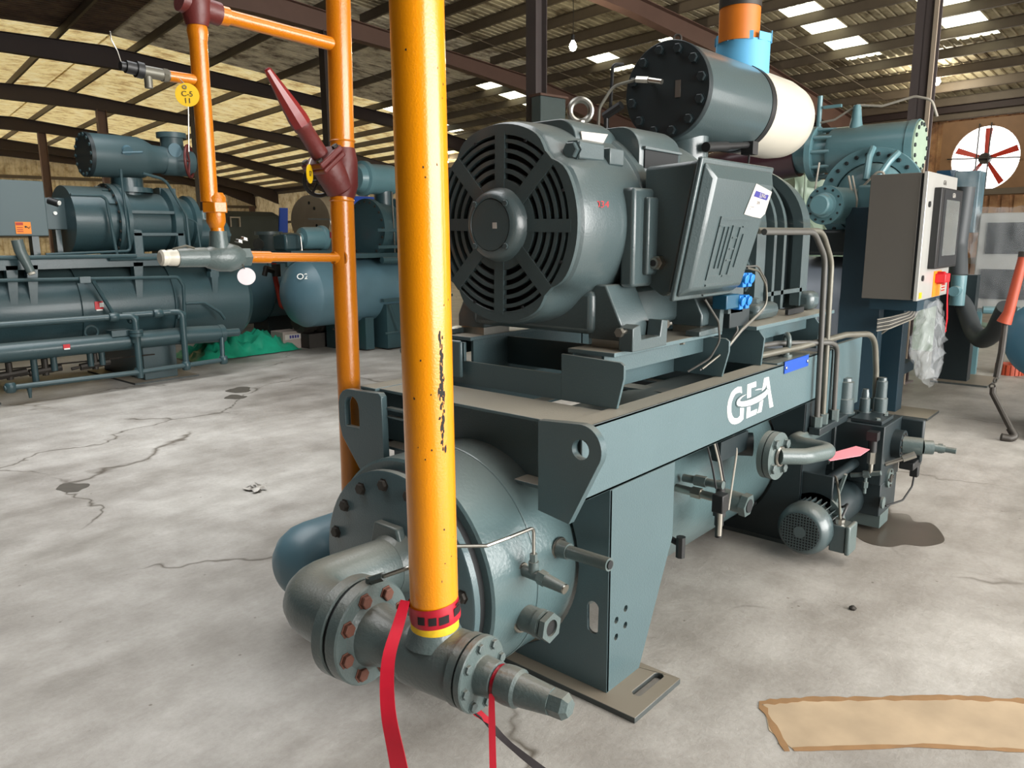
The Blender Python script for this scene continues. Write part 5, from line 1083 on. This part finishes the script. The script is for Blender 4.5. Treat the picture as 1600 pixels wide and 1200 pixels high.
bn = Vector((-.8, -.6, 0)); 
obj('drum', G().cyl((8.35, 12.0, 1.82), (9.3, 12.1, 1.85), .42, 32), 'beige', bd); obj('end_disc', G().cyl((8.28, 11.98, 1.82), (8.35, 12, 1.82), .44, 32), 'beige', bd)
for q in ((.2, .1), (-.15, .2), (.1, -.2), (-.2, -.1), (0, .3)): obj('hole', G().cyl((8.275, 11.98+q[0], 1.82+q[1]), (8.27, 11.98+q[0], 1.82+q[1]), .03, 10), 'black', bd)
obj('blue_sheet', G().box(8.95, 9.5, 11.6, 11.66, 1.5, 2.25), 'royal', bd); obj('stand', G().box(8.3, 9.4, 11.8, 12.3, .0, 1.42), 'B', bd)
oc = thing('olive_covered_machine', 'long rounded machine under a dull olive cover with a square hatch, far left of centre', 'covered machine', (7.4, 13.0, 0))
P = [(12.5, 1.2), (12.5, 1.62), (12.62, 1.88), (12.9, 1.98), (13.4, 1.98), (13.7, 1.85), (13.8, 1.2)]
obj('cover', G().prism(P, 'yz', 6.3, 8.15), 'olive', oc, bevel=.06)
obj('hatch', G().box(7.0, 7.02, 12.46, 12.5, 1.7, 1.85).box(7.17, 7.19, 12.46, 12.5, 1.7, 1.85).box(7.0, 7.19, 12.46, 12.5, 1.85, 1.87), 'beige', oc)
obj('base', G().box(6.2, 8.3, 12.55, 13.6, .0, 1.2).box(6.2, 8.3, 12.4, 12.5, 1.26, 1.32), 'Dd', oc)
ts = thing('teal_standpipe', 'small light teal standpipe with a capped flange, right of the grey globe valve', 'pipe', (5.9, 11.5, 1.2))
obj('pipe', G().cyl((6.0, 11.5, .0), (6.0, 11.5, 1.72), .13, 20).cyl((6.0, 11.5, 1.72), (6.0, 11.5, 1.80), .20, 20).cyl((6.0, 11.5, 1.8), (6.0, 11.5, 1.92), .09, 16), 'D', ts)
gb = thing('grey_bucket', 'grey bucket-like canister with a small round mirror, above the orange branch pipe', 'canister', (6.2, 10.2, 1.2))
obj('can', G().cyl((6.32, 10.2, 1.25), (6.32, 10.2, 1.55), .13, 20, .15).cyl((6.32, 10.2, 1.55), (6.32, 10.2, 1.60), .20, 20), 'valve', gb)
obj('round_dial', G().cyl((6.03, 10.0, 1.42), (6.0, 9.97, 1.42), .075, 20), 'steel', gb); obj('stand', G().box(6.1, 6.5, 10.0, 10.4, .0, 1.25), 'Dd', gb)
bs = tag(obj('blue_sheet', G().prism([(7.15, 0), (7.38, 0), (7.52, 2.0), (7.37, 2.0)], 'xz', 11.5, 11.53), 'royal', None), 'tilted dark blue sheet standing upright left of the beige drum', 'sheet')
c2 = tnk('receiver_vessel', 'grey-teal vessel with a ring seam seen behind the left vessel\'s dished end', (6.2, 10.2, .3), 5.3, 7.3, 10.3, .78, .50, 'C', .12)
obj('ring_seam', G().torus((6.12, 10.3, .78), (1, 0, 0), .505, .008, 48, 6), 'B', c2)
rp = thing('red_riser_valve', 'rusty red riser pipe with black valve heads in front of the grey-teal vessel', 'pipe', (6.0, 9.7, .4))
obj('pipe', G().tube([(6.0, 9.6, 1.30), (6.01, 9.6, .95), (6.08, 9.6, .55), (6.38, 9.6, .50)], .035, 14, .05), 'fanred', rp)
obj('elbow', G().tube([(6.38, 9.6, .50), (6.52, 9.6, .55), (6.53, 9.6, .65)], .055, 14, .05), 'C', rp)
obj('pipe_support', G().tube([(6.55, 9.6, 1.30), (6.56, 9.6, 1.0), (6.62, 9.6, .0)], .03, 10), 'orange', rp)
obj('valve_head', G().cyl((6.0, 9.55, .98), (6.0, 9.55, 1.15), .06, 12).cyl((5.80, 9.5, 1.10), (5.95, 9.55, 1.06), .04, 10).cyl((5.78, 9.5, 1.0), (5.82, 9.5, 1.12), .035, 10), 'iron', rp)
# green sheeting, cardboard box, scrap motor on the floor
def crumple(x0, x1, y0, y1, h, nx, ny, sd):
    random.seed(sd); g = G(); vs = []; fs = []
    for i in range(nx+1):
        for j in range(ny+1):
            u, v = i/nx, j/ny; e = min(u, 1-u, v, 1-v)*4; e = min(1, e)
            vs.append((x0+(x1-x0)*u+random.uniform(-.02, .02), y0+(y1-y0)*v+random.uniform(-.02, .02), .012+h*e*(.35+.65*random.random())))
    for i in range(nx):
        for j in range(ny): a = i*(ny+1)+j; fs.append((a, a+ny+1, a+ny+2, a+1))
    return g.add(vs, fs)
tag(obj('green_sheeting', crumple(4.5, 6.0, 9.0, 9.8, .30, 26, 14, 3), 'net', None, angle=180), 'crumpled green plastic sheeting on the floor behind the left machine', 'sheeting')
cbx = thing('cardboard_box', 'small flat cardboard box with a dark print strip right of the green sheeting', 'box', (5.95, 9.3, 0))
obj('carton', G().box(5.82, 6.12, 9.2, 9.5, 0, .24), 'card', cbx, bevel=.004); obj('print_strip', G().box(5.85, 6.10, 9.195, 9.199, .13, .20), 'paper', cbx)
for k in range(4): obj('print_mark', G().box(5.92+.04*k, 5.945+.04*k, 9.190, 9.194, .145, .185), 'purple', cbx)
sm = thing('scrap_motor', 'dirty dark motor lying on the floor between the vessel ends', 'motor', (6.4, 9.2, .1))
obj('barrel', G().lathe([(0, .12), (.05, .17), (.22, .18), (.24, .15), (.30, .15), (.32, .19), (.62, .19), (.66, .12)], (6.0, 9.15, .38), (1, -.0, 0), 24), 'iron', sm, angle=30); obj('cradle', G().box(6.1, 6.6, 9.0, 9.3, .0, .2), 'iron', sm)
sc_ = thing('steel_stand', 'dark teal box stand right of the scrap motor', 'stand', (6.9, 9.0, 0))
obj('body', G().box(6.35, 6.65, 8.7, 8.95, .0, .38), 'B', sc_, bevel=.005); obj('rod', G().tube([(6.2, 8.6, .30), (6.5, 8.6, .18), (6.6, 8.62, .02)], .012, 6), 'iron', sc_)

# ================================================================== MACHINE WITH THE STAINLESS PANEL
DX = 7.25
dc = thing('suction_cylinder', 'turquoise horizontal cylinder with a pale bolted end, above the stainless panel', 'tank', (DX, 2.2, 2.0))
obj('barrel', G().lathe([(0, .20), (.03, .215), (.70, .215)], (DX, 2.50, 2.22), (0, -1, 0), 48), 'D', dc)
obj('end_rim', G().cyl((DX, 1.86, 2.22), (DX, 1.80, 2.22), .222, 48), 'D', dc)
df = obj('end_cover', G().cyl((DX, 1.80, 2.22), (DX, 1.785, 2.22), .212, 48), 'pale', dc); bolts((DX, 1.785, 2.22), (0, -1, 0), .185, 14, .017, df, 'Dd', 'round')
obj('flange', G().cyl((DX, 2.62, 2.22), (DX, 2.67, 2.22), .24, 40).cyl((DX, 2.49, 2.22), (DX, 2.63, 2.22), .17, 32).cyl((DX, 2.67, 2.22), (DX, 2.82, 2.22), .16, 32), 'D', dc)
for k in range(10):
    a = 2*PI*k/10; obj('stud', G().cyl((DX+.205*math.cos(a), 2.46, 2.22+.205*math.sin(a)), (DX+.205*math.cos(a), 2.64, 2.22+.215*math.sin(a)), .015, 8), 'D', dc)
obj('top_boss', G().lathe([(0, .06), (.08, .045), (.20, .03)], (DX-.05, 2.3, 2.40), (0, 0, 1), 20), 'D', dc)
obj('top_tube', G().tube([(DX-.05, 2.3, 2.6), (DX-.05, 2.1, 2.57), (DX-.05, 1.85, 2.62), (DX-.05, 1.72, 2.58), (DX, 1.68, 2.45)], .010, 8, .08).tube([(DX-.05, 2.3, 2.6), (DX-.02, 2.5, 2.5), (DX, 2.63, 2.49)], .010, 8, .08), 'wirel', dc)
obj('top_valve', G().cyl((DX, 2.64, 2.44), (DX, 2.64, 2.72), .022, 10).cyl((DX, 2.64, 2.62), (DX, 2.50, 2.62), .012, 8).box(DX-.02, DX+.02, 2.45, 2.60, 2.605, 2.63), 'D', dc)
wp = thing('wrapped_inlet_pipe', 'fat pipe wrapped in dark purple film between cream tank end and turquoise flange', 'pipe', (DX, 3.5, 2.0))
obj('elbow', G().tube([(DX, 2.80, 2.22), (DX, 3.4, 2.16), (DX+.05, 3.8, 2.10)], .19, 28, .2), 'maroonfilm', wp); obj('upright', G().tube([(DX, 3.2, 2.2), (DX+.05, 2.92, 2.45), (DX+.05, 2.92, 2.70)], .13, 24, .12), 'maroonfilm', wp)
dr = thing('screw_compressor', 'turquoise compressor with big bolted ring flange, left above the stainless panel', 'compressor', (7.2, 2.2, 1.3))
obj('ring_flange', G().prism([circ2((2.08, 1.80), .42, 56), circ2((2.08, 1.80), .30, 56)], 'yz', 7.0, 7.05), 'D', dr, bevel=.005)
bolts((7.0, 2.08, 1.80), (-1, 0, 0), .365, 26, .017, dr, 'Dd', 'round')
obj('dome', G().lathe([(-.12, .02), (-.115, .10), (-.09, .20), (-.04, .27), (.03, .30)], (7.0, 2.08, 1.80), (1, 0, 0), 40), 'D', dr, angle=50)
for a in (PI*.5, PI*.66): obj('dome_rib', G().tube([(6.98, 2.08+.41*math.cos(a), 1.80+.41*math.sin(a)), (6.90, 2.08+.33*math.cos(a), 1.80+.33*math.sin(a)), (6.86, 2.08+.15*math.cos(a), 1.80+.15*math.sin(a))], .028, 10), 'D', dr)
obj('casing', G().box(7.05, 7.9, 1.75, 2.45, 1.35, 1.95), 'D', dr, bevel=.05)
obj('lower_casing', G().box(6.9, 7.6, 2.0, 2.6, 1.33, 1.55), 'Dd', dr, bevel=.03)
obj('blue_casting', G().box(6.72, 7.0, 1.86, 2.10, 1.5, 1.9), 'D', dr, bevel=.02)
obj('valve_block', G().box(6.80, 6.92, 2.13, 2.30, 1.78, 1.86), 'blackpl', dr)
obj('control_tube', G().tube([(6.85, 2.13, 1.86), (6.80, 1.98, 2.0), (6.80, 1.93, 2.0), (6.80, 1.92, 1.94)], .010, 8, .04).tube([(6.8, 2.2, 1.98), (6.7, 2.12, 1.80), (6.7, 2.10, 1.55)], .010, 8, .05).tube([(6.8, 2.17, 1.98), (6.68, 2.08, 1.78), (6.68, 2.09, 1.55)], .008, 8, .05), 'wirel', dr)
fl = thing('oil_filter_cylinder', 'small turquoise cylinder with a stepped bolted cover, left of the stainless panel', 'filter', (6.7, 2.27, 1.6))
obj('barrel', G().cyl((6.5, 2.26, 1.74), (7.05, 2.18, 1.74), .148, 36), 'D', fl)
cf = obj('cover', G().cyl((6.465, 2.265, 1.74), (6.5, 2.26, 1.74), .155, 36), 'D', fl); obj('boss', G().lathe([(0, .10), (.02, .098), (.025, .085), (.09, .082), (.10, .07)], (6.465, 2.265, 1.74), (-1, .1, 0), 32), 'D', cf)
bolts((6.465, 2.265, 1.74), (-1, .1, 0), .13, 12, .010, cf, 'Dd', 'round')
obj('hanger', G().tube([(6.72, 2.42, 2.1), (6.72, 2.44, 1.88), (6.72, 2.42, 1.86)], .008, 6), 'wirel', fl)
fp = thing('machine_stand', 'dark navy-teal steel posts and brackets carrying the stainless panel', 'stand', (6.9, 1.9, 0))
obj('post', G().box(6.62, 6.74, 1.82, 2.14, .02, 1.72), 'Dn', fp, bevel=.004)
obj('post', G().box(6.95, 7.12, 1.72, 1.90, .02, 1.0), 'Dn', fp, bevel=.004); obj('sole_plate', G().box(6.85, 7.25, 1.45, 1.98, 0, .02), 'rail', fp)
obj('panel_arm', G().box(6.4, 7.1, 1.50, 1.84, .93, 1.015), 'Dn', fp); obj('beam', G().box(6.74, 8.2, 1.90, 2.04, .2, .30), 'Dn', fp)
obj('diagonal_brace', G().tube([(6.6, 2.1, .45), (6.75, 1.78, .75)], .012, 6), 'steel', fp)
obj('sole_plate', G().box(6.5, 6.85, 1.7, 2.25, 0, .02), 'rail', fp)
dt = thing('lit_separator_vessel', 'smooth grey-blue vessel side seen behind the rising oil tubes', 'tank', (7.1, 2.8, .2))
obj('shell', G().lathe([(-.12, .2), (-.04, .42), (0, .50), (1.9, .50), (1.98, .3)], (7.28, 2.2, .81), (0, 1, 0), 56), 'greyv', dt)
obj('foot', G().box(7.1, 7.45, 2.3, 2.42, .0, .5), 'Dd', dt)

# the stainless control panel
pn = thing('control_cabinet', 'stainless steel control panel with a framed touch screen and a red rotary handle', 'control panel', (6.7, 1.6, 1.02))
obj('cabinet', G().box(6.30, 7.20, 1.525, 1.875, 1.02, 1.945), 'ssteel', pn, bevel=.004)
obj('door', G().box(6.285, 7.215, 1.478, 1.505, 1.015, 1.95), 'ssdoor', pn, bevel=.003)
obj('door_seal', G().box(6.30, 7.20, 1.505, 1.525, 1.03, 1.935), 'black', pn)
sf = obj('screen_frame', G().box(6.50, 7.19, 1.425, 1.478, 1.245, 1.845), 'blackpl', pn, bevel=.006)
obj('display', G().box(6.66, 7.10, 1.421, 1.426, 1.34, 1.76), 'screen', sf); obj('frame_face', G().box(6.58, 7.17, 1.4225, 1.4255, 1.26, 1.83), 'dwin', sf)
text('GEA', .05, (6.88, 1.4215, 1.795), (1, 0, 0), (0, 0, 1), 'paper', sf, 'screen_logo'); text('GEA', .05, (6.80, 1.4765, 1.89), (1, 0, 0), (0, 0, 1), 'ssteel', pn, 'door_logo')
for z in (1.72, 1.18): obj('door_lock', G().cyl((6.38, 1.478, z), (6.38, 1.468, z), .022, 14), 'blackpl', pn)
rh = obj('rotary_handle', G().box(6.76, 6.92, 1.40, 1.478, 1.13, 1.20).cyl((6.84, 1.478, 1.165), (6.84, 1.42, 1.165), .05, 20), 'red', pn, bevel=.006)
obj('handle_base', G().box(6.72, 6.96, 1.474, 1.478, 1.02, 1.22), 'orlab', pn)
nl = obj('notice_label', G().box(6.99, 7.12, 1.474, 1.478, 1.04, 1.17), 'paper', pn)
for k in range(5): obj('notice_line', G().box(7.0, 7.11, 1.472, 1.474, 1.05+.022*k, 1.062+.022*k), 'fanred' if k < 4 else 'purple', nl)
obj('yellow_label', G().box(6.33, 6.40, 1.474, 1.478, 1.03, 1.075), 'tagy', pn)
ribbon([(6.84, 1.395, 1.14), (6.84, 1.39, 1.0), (6.85, 1.38, .85), (6.84, 1.38, .78), (6.845, 1.38, .74)], [.03, .022, .03, .035, .07], 'red', 'red_lanyard', pn, (0, 1, 0))
wr_ = thing('panel_wiring', 'bundle of thin wires hanging from the bottom of the stainless panel', 'cable', (6.6, 1.6, .9))
for k in range(7): obj('wire', G().tube([(6.62+.04*k, 1.56, 1.02), (6.60+.03*k, 1.60, .90-.01*k), (6.55, 1.72, .86-.015*k), (6.50, 1.80, .84-.015*k)], .006, 6, .06), 'wire' if k % 2 else 'wirel', wr_)
# clear bag under the panel
g = G(); random.seed(11); rings = []
for i in range(15):
    v = i/14; z = 1.0-.62*v; n = 26; c = Vector((6.78+.06*v, 1.50-.02*v, z)); R_ = (.16+.10*math.sin(v*2.6))
    if v > .85: R_ *= .8
    rings.append([tuple(c+Vector((R_*(1+.25*random.uniform(-1, 1))*math.cos(a), R_*.35*(1+.5*random.uniform(-1, 1))*math.sin(a), random.uniform(-.01, .01)+(.10*max(0, math.cos(a)+.2)*-v if True else 0)))) for a in [2*PI*k/n for k in range(n)]])
g.loft(rings, cap=False)
tag(obj('clear_plastic_bag', g, 'film', None, angle=180), 'crumpled clear plastic bag hanging below the stainless panel', 'bag')

# ================================================================== FAR RIGHT
def at(px, py, dist):      # helper used only to lay out the far right machines on their real distance
    pass
tl = thing('teal_support_leg', 'dark teal post with a flat sole plate between the panel and the thick hose', 'stand', (9.0, 1.7, 0))
obj('post', G().box(8.9, 9.06, 1.56, 1.86, .02, 1.1), 'Dd', tl); obj('sole_plate', G().box(8.75, 9.4, 1.35, 1.86, 0, .02), 'rail', tl)
obj('valve_group', G().cyl((8.6, 1.7, .95), (9.3, 1.7, .95), .05, 12).cyl((8.8, 1.7, 1.1), (8.8, 1.7, .8), .07, 12).cyl((9.0, 1.5, .75), (9.1, 1.2, .75), .04, 10), 'D', tl)
bt = thing('blue_vessel', 'blue vessel end cut by the right edge of the view, on a black stand', 'tank', (7.2, .6, .1))
obj('dished_end', G().lathe([(-.16, .02), (-.145, .12), (-.10, .22), (-.04, .29), (.02, .31), (1.4, .31)], (7.1, .76, .70), (1, -.5, 0), 40), 'bluet', bt)
obj('stand', G().prism([(6.62, .0), (7.4, .0), (7.3, .42), (6.95, .30)], 'xz', .50, .74), 'iron', bt, bevel=.01)
wd_ = thing('binder_lever', 'dark lever with a rust-orange handle, broken chain and hook, near the right edge', 'tool', (6.6, .82, 0))
obj('handle', G().tube([(6.90, .926, 1.33), (6.85, .97, .92), (6.85, .993, .84)], [.033, .038, .052], 16), 'hand', wd_)
obj('handle_tip', G().cyl((6.90, .926, 1.33), (6.905, .924, 1.37), .036, 16), 'iron', wd_)
obj('rod', G().tube([(6.85, .985, .86), (6.80, .98, .62), (6.76, .987, .43)], .024, 10), 'iron', wd_)
obj('chain_link', G().torus((6.73, .99, .41), (.4, 1, 0), .018, .006, 14, 6).torus((6.70, 1.0, .37), (1, .3, .2), .018, .006, 14, 6), 'iron', wd_)
obj('lower_rod', G().tube([(6.68, .99, .36), (6.66, .985, .32), (6.58, .83, .08)], .022, 10), 'iron', wd_)
obj('hook', G().tube([(6.585, .84, .09), (6.57, .80, .035), (6.54, .83, .022), (6.52, .88, .03)], .028, 12, .02), 'iron', wd_)
bk = thing('ribbed_cap', 'rust-red ribbed round cap lying on the floor near the right edge', 'cap', (9.8, 1.32, 0))
obj('rim', G().prism([circ2((9.8, 1.32), .13, 32), circ2((9.8, 1.32), .10, 32)], 'xy', .0, .115), 'hand', bk)
for k in range(20):
    a = 2*PI*k/20; obj('rib', G().obox((9.8+.132*math.cos(a), 1.32+.132*math.sin(a), .055), ((math.cos(a), math.sin(a), 0), (-math.sin(a), math.cos(a), 0), (0, 0, 1)), .006, .009, .055), 'hand', bk)
wc_ = thing('wrapped_cabinet', 'pale cabinet with two dark panels wrapped in clear film, at the right edge', 'cabinet', (9.8, 1.4, .7))
obj('housing', G().box(9.5, 9.9, 1.0, 1.70, .72, 1.72), 'ssdoor', wc_, bevel=.01)
obj('dark_panel', G().box(9.485, 9.50, 1.1, 1.62, 1.30, 1.62), 'dwin', wc_); obj('dark_panel', G().box(9.485, 9.50, 1.1, 1.64, .83, 1.14), 'dwin', wc_)
g = G(); random.seed(5); vs = []; fs = []
for i in range(17):
    for j in range(17): vs.append((9.44+random.uniform(-.025, .02), 1.74-.80*i/16+random.uniform(-.01, .01), 1.78-1.08*j/16+random.uniform(-.01, .01)))
for i in range(16):
    for j in range(16): a = i*17+j; fs.append((a, a+1, a+18, a+17))
g.add(vs, fs); obj('film_wrap', g, 'film', wc_, angle=180)
obj('legs', G().box(9.55, 9.62, 1.6, 1.68, .0, .72).box(9.8, 9.88, 1.05, 1.12, .0, .72), 'D', wc_)
nv = thing('wrapped_blue_cabinet', 'dark blue cabinet half covered by crinkled clear film, left of the pale wrapped cabinet', 'cabinet', (9.6, 1.95, 1.4))
obj('housing', G().box(9.5, 9.8, 1.98, 2.16, 1.45, 2.18), 'navy', nv, bevel=.01); obj('housing_side', G().box(9.5, 9.8, 1.74, 1.98, 1.52, 2.16), 'C', nv, bevel=.01)
g = G(); vs = []; fs = []
for i in range(9):
    for j in range(17): vs.append((9.44+random.uniform(-.04, .03), 2.0-.30*i/8+random.uniform(-.012, .012), 2.2-.86*j/16+random.uniform(-.01, .01)-(.06*random.random() if j == 16 else 0)))
for i in range(8):
    for j in range(16): a = i*17+j; fs.append((a, a+1, a+18, a+17))
g.add(vs, fs); obj('film_wrap', g, 'film', nv, angle=180); obj('stand', G().box(9.6, 9.72, 1.95, 2.05, .0, 1.5), 'Dd', nv)
hs = thing('grey_hose', 'thick grey corrugated hose hanging in a U behind the stainless panel', 'hose', (8.8, 1.6, .5))
hp = fillet([(9.2, 1.80, 1.98), (9.2, 1.82, 1.40), (9.0, 1.73, .93), (8.75, 1.52, .55), (8.55, 1.40, .48), (8.40, 1.28, .60), (8.2, 1.18, .85)], .25, 8)
obj('hose', G().tube(hp, .085, 18), 'hose', hs)
# pale green machines beyond
def pale(name, x, y, label, z0=1.0):
    r = thing(name, label, 'compressor', (x, y, z0))
    obj('casing', G().lathe([(-.3, .10), (-.26, .20), (-.05, .30), (0, .40), (.06, .40), (.08, .34), (.6, .34), (.62, .4), (.68, .4)], (x, y, z0+.45), (1, 0, 0), 32), 'pale', r, angle=30)
    obj('upper_elbow', G().tube([(x+.2, y, z0+.7), (x+.2, y, z0+.95), (x-.1, y+.25, z0+1.0)], .20, 20, .2).cyl((x+.2, y, z0+1.02), (x+.2, y, z0+1.10), .30, 28), 'pale', r)
    obj('side_cover', G().lathe([(0, .18), (.05, .2), (.09, .2), (.10, .12), (.14, .10)], (x-.1, y+.35, z0+.5), (-1, .2, 0), 24), 'pale', r)
    obj('brace', G().tube([(x-.2, y-.3, z0+.1), (x-.15, y-.32, z0+.6)], .02, 8).tube([(x-.2, y+.25, z0+1.12), (x-.2, y-.02, z0+1.18), (x-.2, y-.02, z0+.8)], .022, 8), 'pale', r)
    obj('base', G().box(x-.3, x+.9, y-.4, y+.4, .0, z0+.08), 'pale', r, bevel=.01)
pale('screw_compressor', 9.6, 3.55, 'pale green compressor behind the arched ribs of the screw compressor', 1.05)
pale('screw_compressor', 11.4, 2.75, 'pale green compressor behind the stainless panel, left of the wrapped cabinets', .75)
yr = thing('pallet_rack', 'beige stacked crates far behind, seen through the gap left of the rising tubes', 'crates', (14, 5, 0))
for k in range(6): obj('crate_board', G().box(14.0, 14.4, 4.5, 5.6, .0+.28*k, .23+.28*k), 'beige', yr, bevel=.01)
wst = thing('floor_valve_stand', 'small pale green valve stand on the floor between hose and teal support post', 'valve', (9.8, 1.9, 0))
obj('post', G().cyl((9.9, 1.85, 0), (9.9, 1.85, .95), .04, 12).cyl((9.9, 1.85, .45), (9.9, 1.85, .6), .09, 14), 'pale', wst); obj('arm', G().tube([(9.9, 1.85, .55), (9.8, 1.5, .5), (9.8, 1.4, .62)], .03, 10, .05), 'pale', wst)
# floor marks: flat stains
def blot(name, label, cat, cxp, cyp, pts, m, z=.0015):
    o = tag(obj(name, G().prism(pts, 'xy', .0003, z), m, None, angle=30), label, cat); return o
def blob(cx_, cy_, rx, ry, sd, n=26, k=.18):
    random.seed(sd); ph = [random.uniform(0, 6.28) for _ in range(4)]
    return [(cx_+rx*math.cos(a)*(1+k*math.sin(2*a+ph[0])+k*.6*math.sin(3*a+ph[1])+k*.3*math.sin(5*a+ph[2])), cy_+ry*math.sin(a)*(1+k*math.sin(2*a+ph[3])+k*.6*math.sin(3*a+ph[1])+k*.3*math.sin(7*a+ph[2]))) for a in [2*PI*i/n for i in range(n)]]
def smooth2(P, n=5):
    o = []; m = len(P)
    for i in range(m):
        p0, p1, p2, p3 = [Vector(P[(i+k) % m]) for k in (-1, 0, 1, 2)]
        for j in range(n):
            t = j/n; q = .5*((2*p1)+(p2-p0)*t+(2*p0-5*p1+4*p2-p3)*t*t+(3*p1-p0-3*p2+p3)*t**3); o.append((q.x, q.y))
    return o
blot('oil_stain', 'glossy dark oil puddle on the concrete right of the small finned motor', 'stain', 0, 0, smooth2([(4.02, 1.14), (4.18, 1.17), (4.34, 1.10), (4.42, .99), (4.33, .93), (4.36, .86), (4.26, .79), (4.12, .745), (4.00, .80), (3.96, .88), (3.88, .93), (3.86, 1.02), (3.92, 1.10)]), 'stain')
blot('oil_stain', 'larger of the two small dark spots on the left floor behind the lifting plate', 'stain', 0, 0, blob(3.93, 7.06, .13, .15, 2), 'stain2')
blot('oil_stain', 'smaller dark spot just nearer than the larger one on the left floor', 'stain', 0, 0, blob(3.72, 6.77, .10, .11, 5), 'stain2')
blot('oil_stain', 'dark spot on the floor at the lower left of the open concrete', 'stain', 0, 0, blob(1.64, 5.02, .08, .10, 9), 'stain2')
blot('rusty_stain', 'long rusty tan sheet mark on the floor at the bottom right', 'stain', 0, 0, [(2.24, .87), (2.36, .76), (2.50, .60), (2.68, .40), (2.80, .23), (2.95, .02), (2.72, -.12), (2.53, .17), (2.35, .42), (2.18, .62), (2.08, .71), (2.12, .80)], 'rstain')
rs_ = [o for o in bpy.data.objects if o.name.startswith('rusty_stain')][0]
random.seed(3)
def edge(P, w0, nm):
    a = []; b = []
    for i in range(len(P)-1):
        p, q = Vector(P[i]), Vector(P[i+1]); n_ = Vector((-(q-p).y, (q-p).x)).normalized()
        for j in range(8):
            c = p.lerp(q, j/8); h = w0*random.uniform(.4, 1.3); a.append(tuple(c+n_*h*.6)); b.append(tuple(c-n_*h*.6))
    obj(nm, G().prism(a+b[::-1], 'xy', .0012, .0021), 'rust2', rs_, angle=30)
edge([(2.06, .72), (2.24, .88), (2.36, .77), (2.50, .61), (2.68, .41), (2.80, .24), (2.95, .03)], .022, 'rust_edge'); edge([(2.08, .71), (2.35, .42), (2.53, .17), (2.72, -.12)], .014, 'rust_edge')
tag(obj('debris', G().lathe([(0, .012), (.008, .016), (.016, .006)], (3.10, .86, 0), (0, 0, 1), 7), 'iron', None), 'tiny dark lump of debris on the right floor', 'debris')
tag(obj('crumpled_wrapper', crumple(2.30, 2.38, 4.05, 4.16, .03, 6, 6, 8), 'paper', None, angle=180), 'small pale crumpled scrap on the left floor', 'litter')
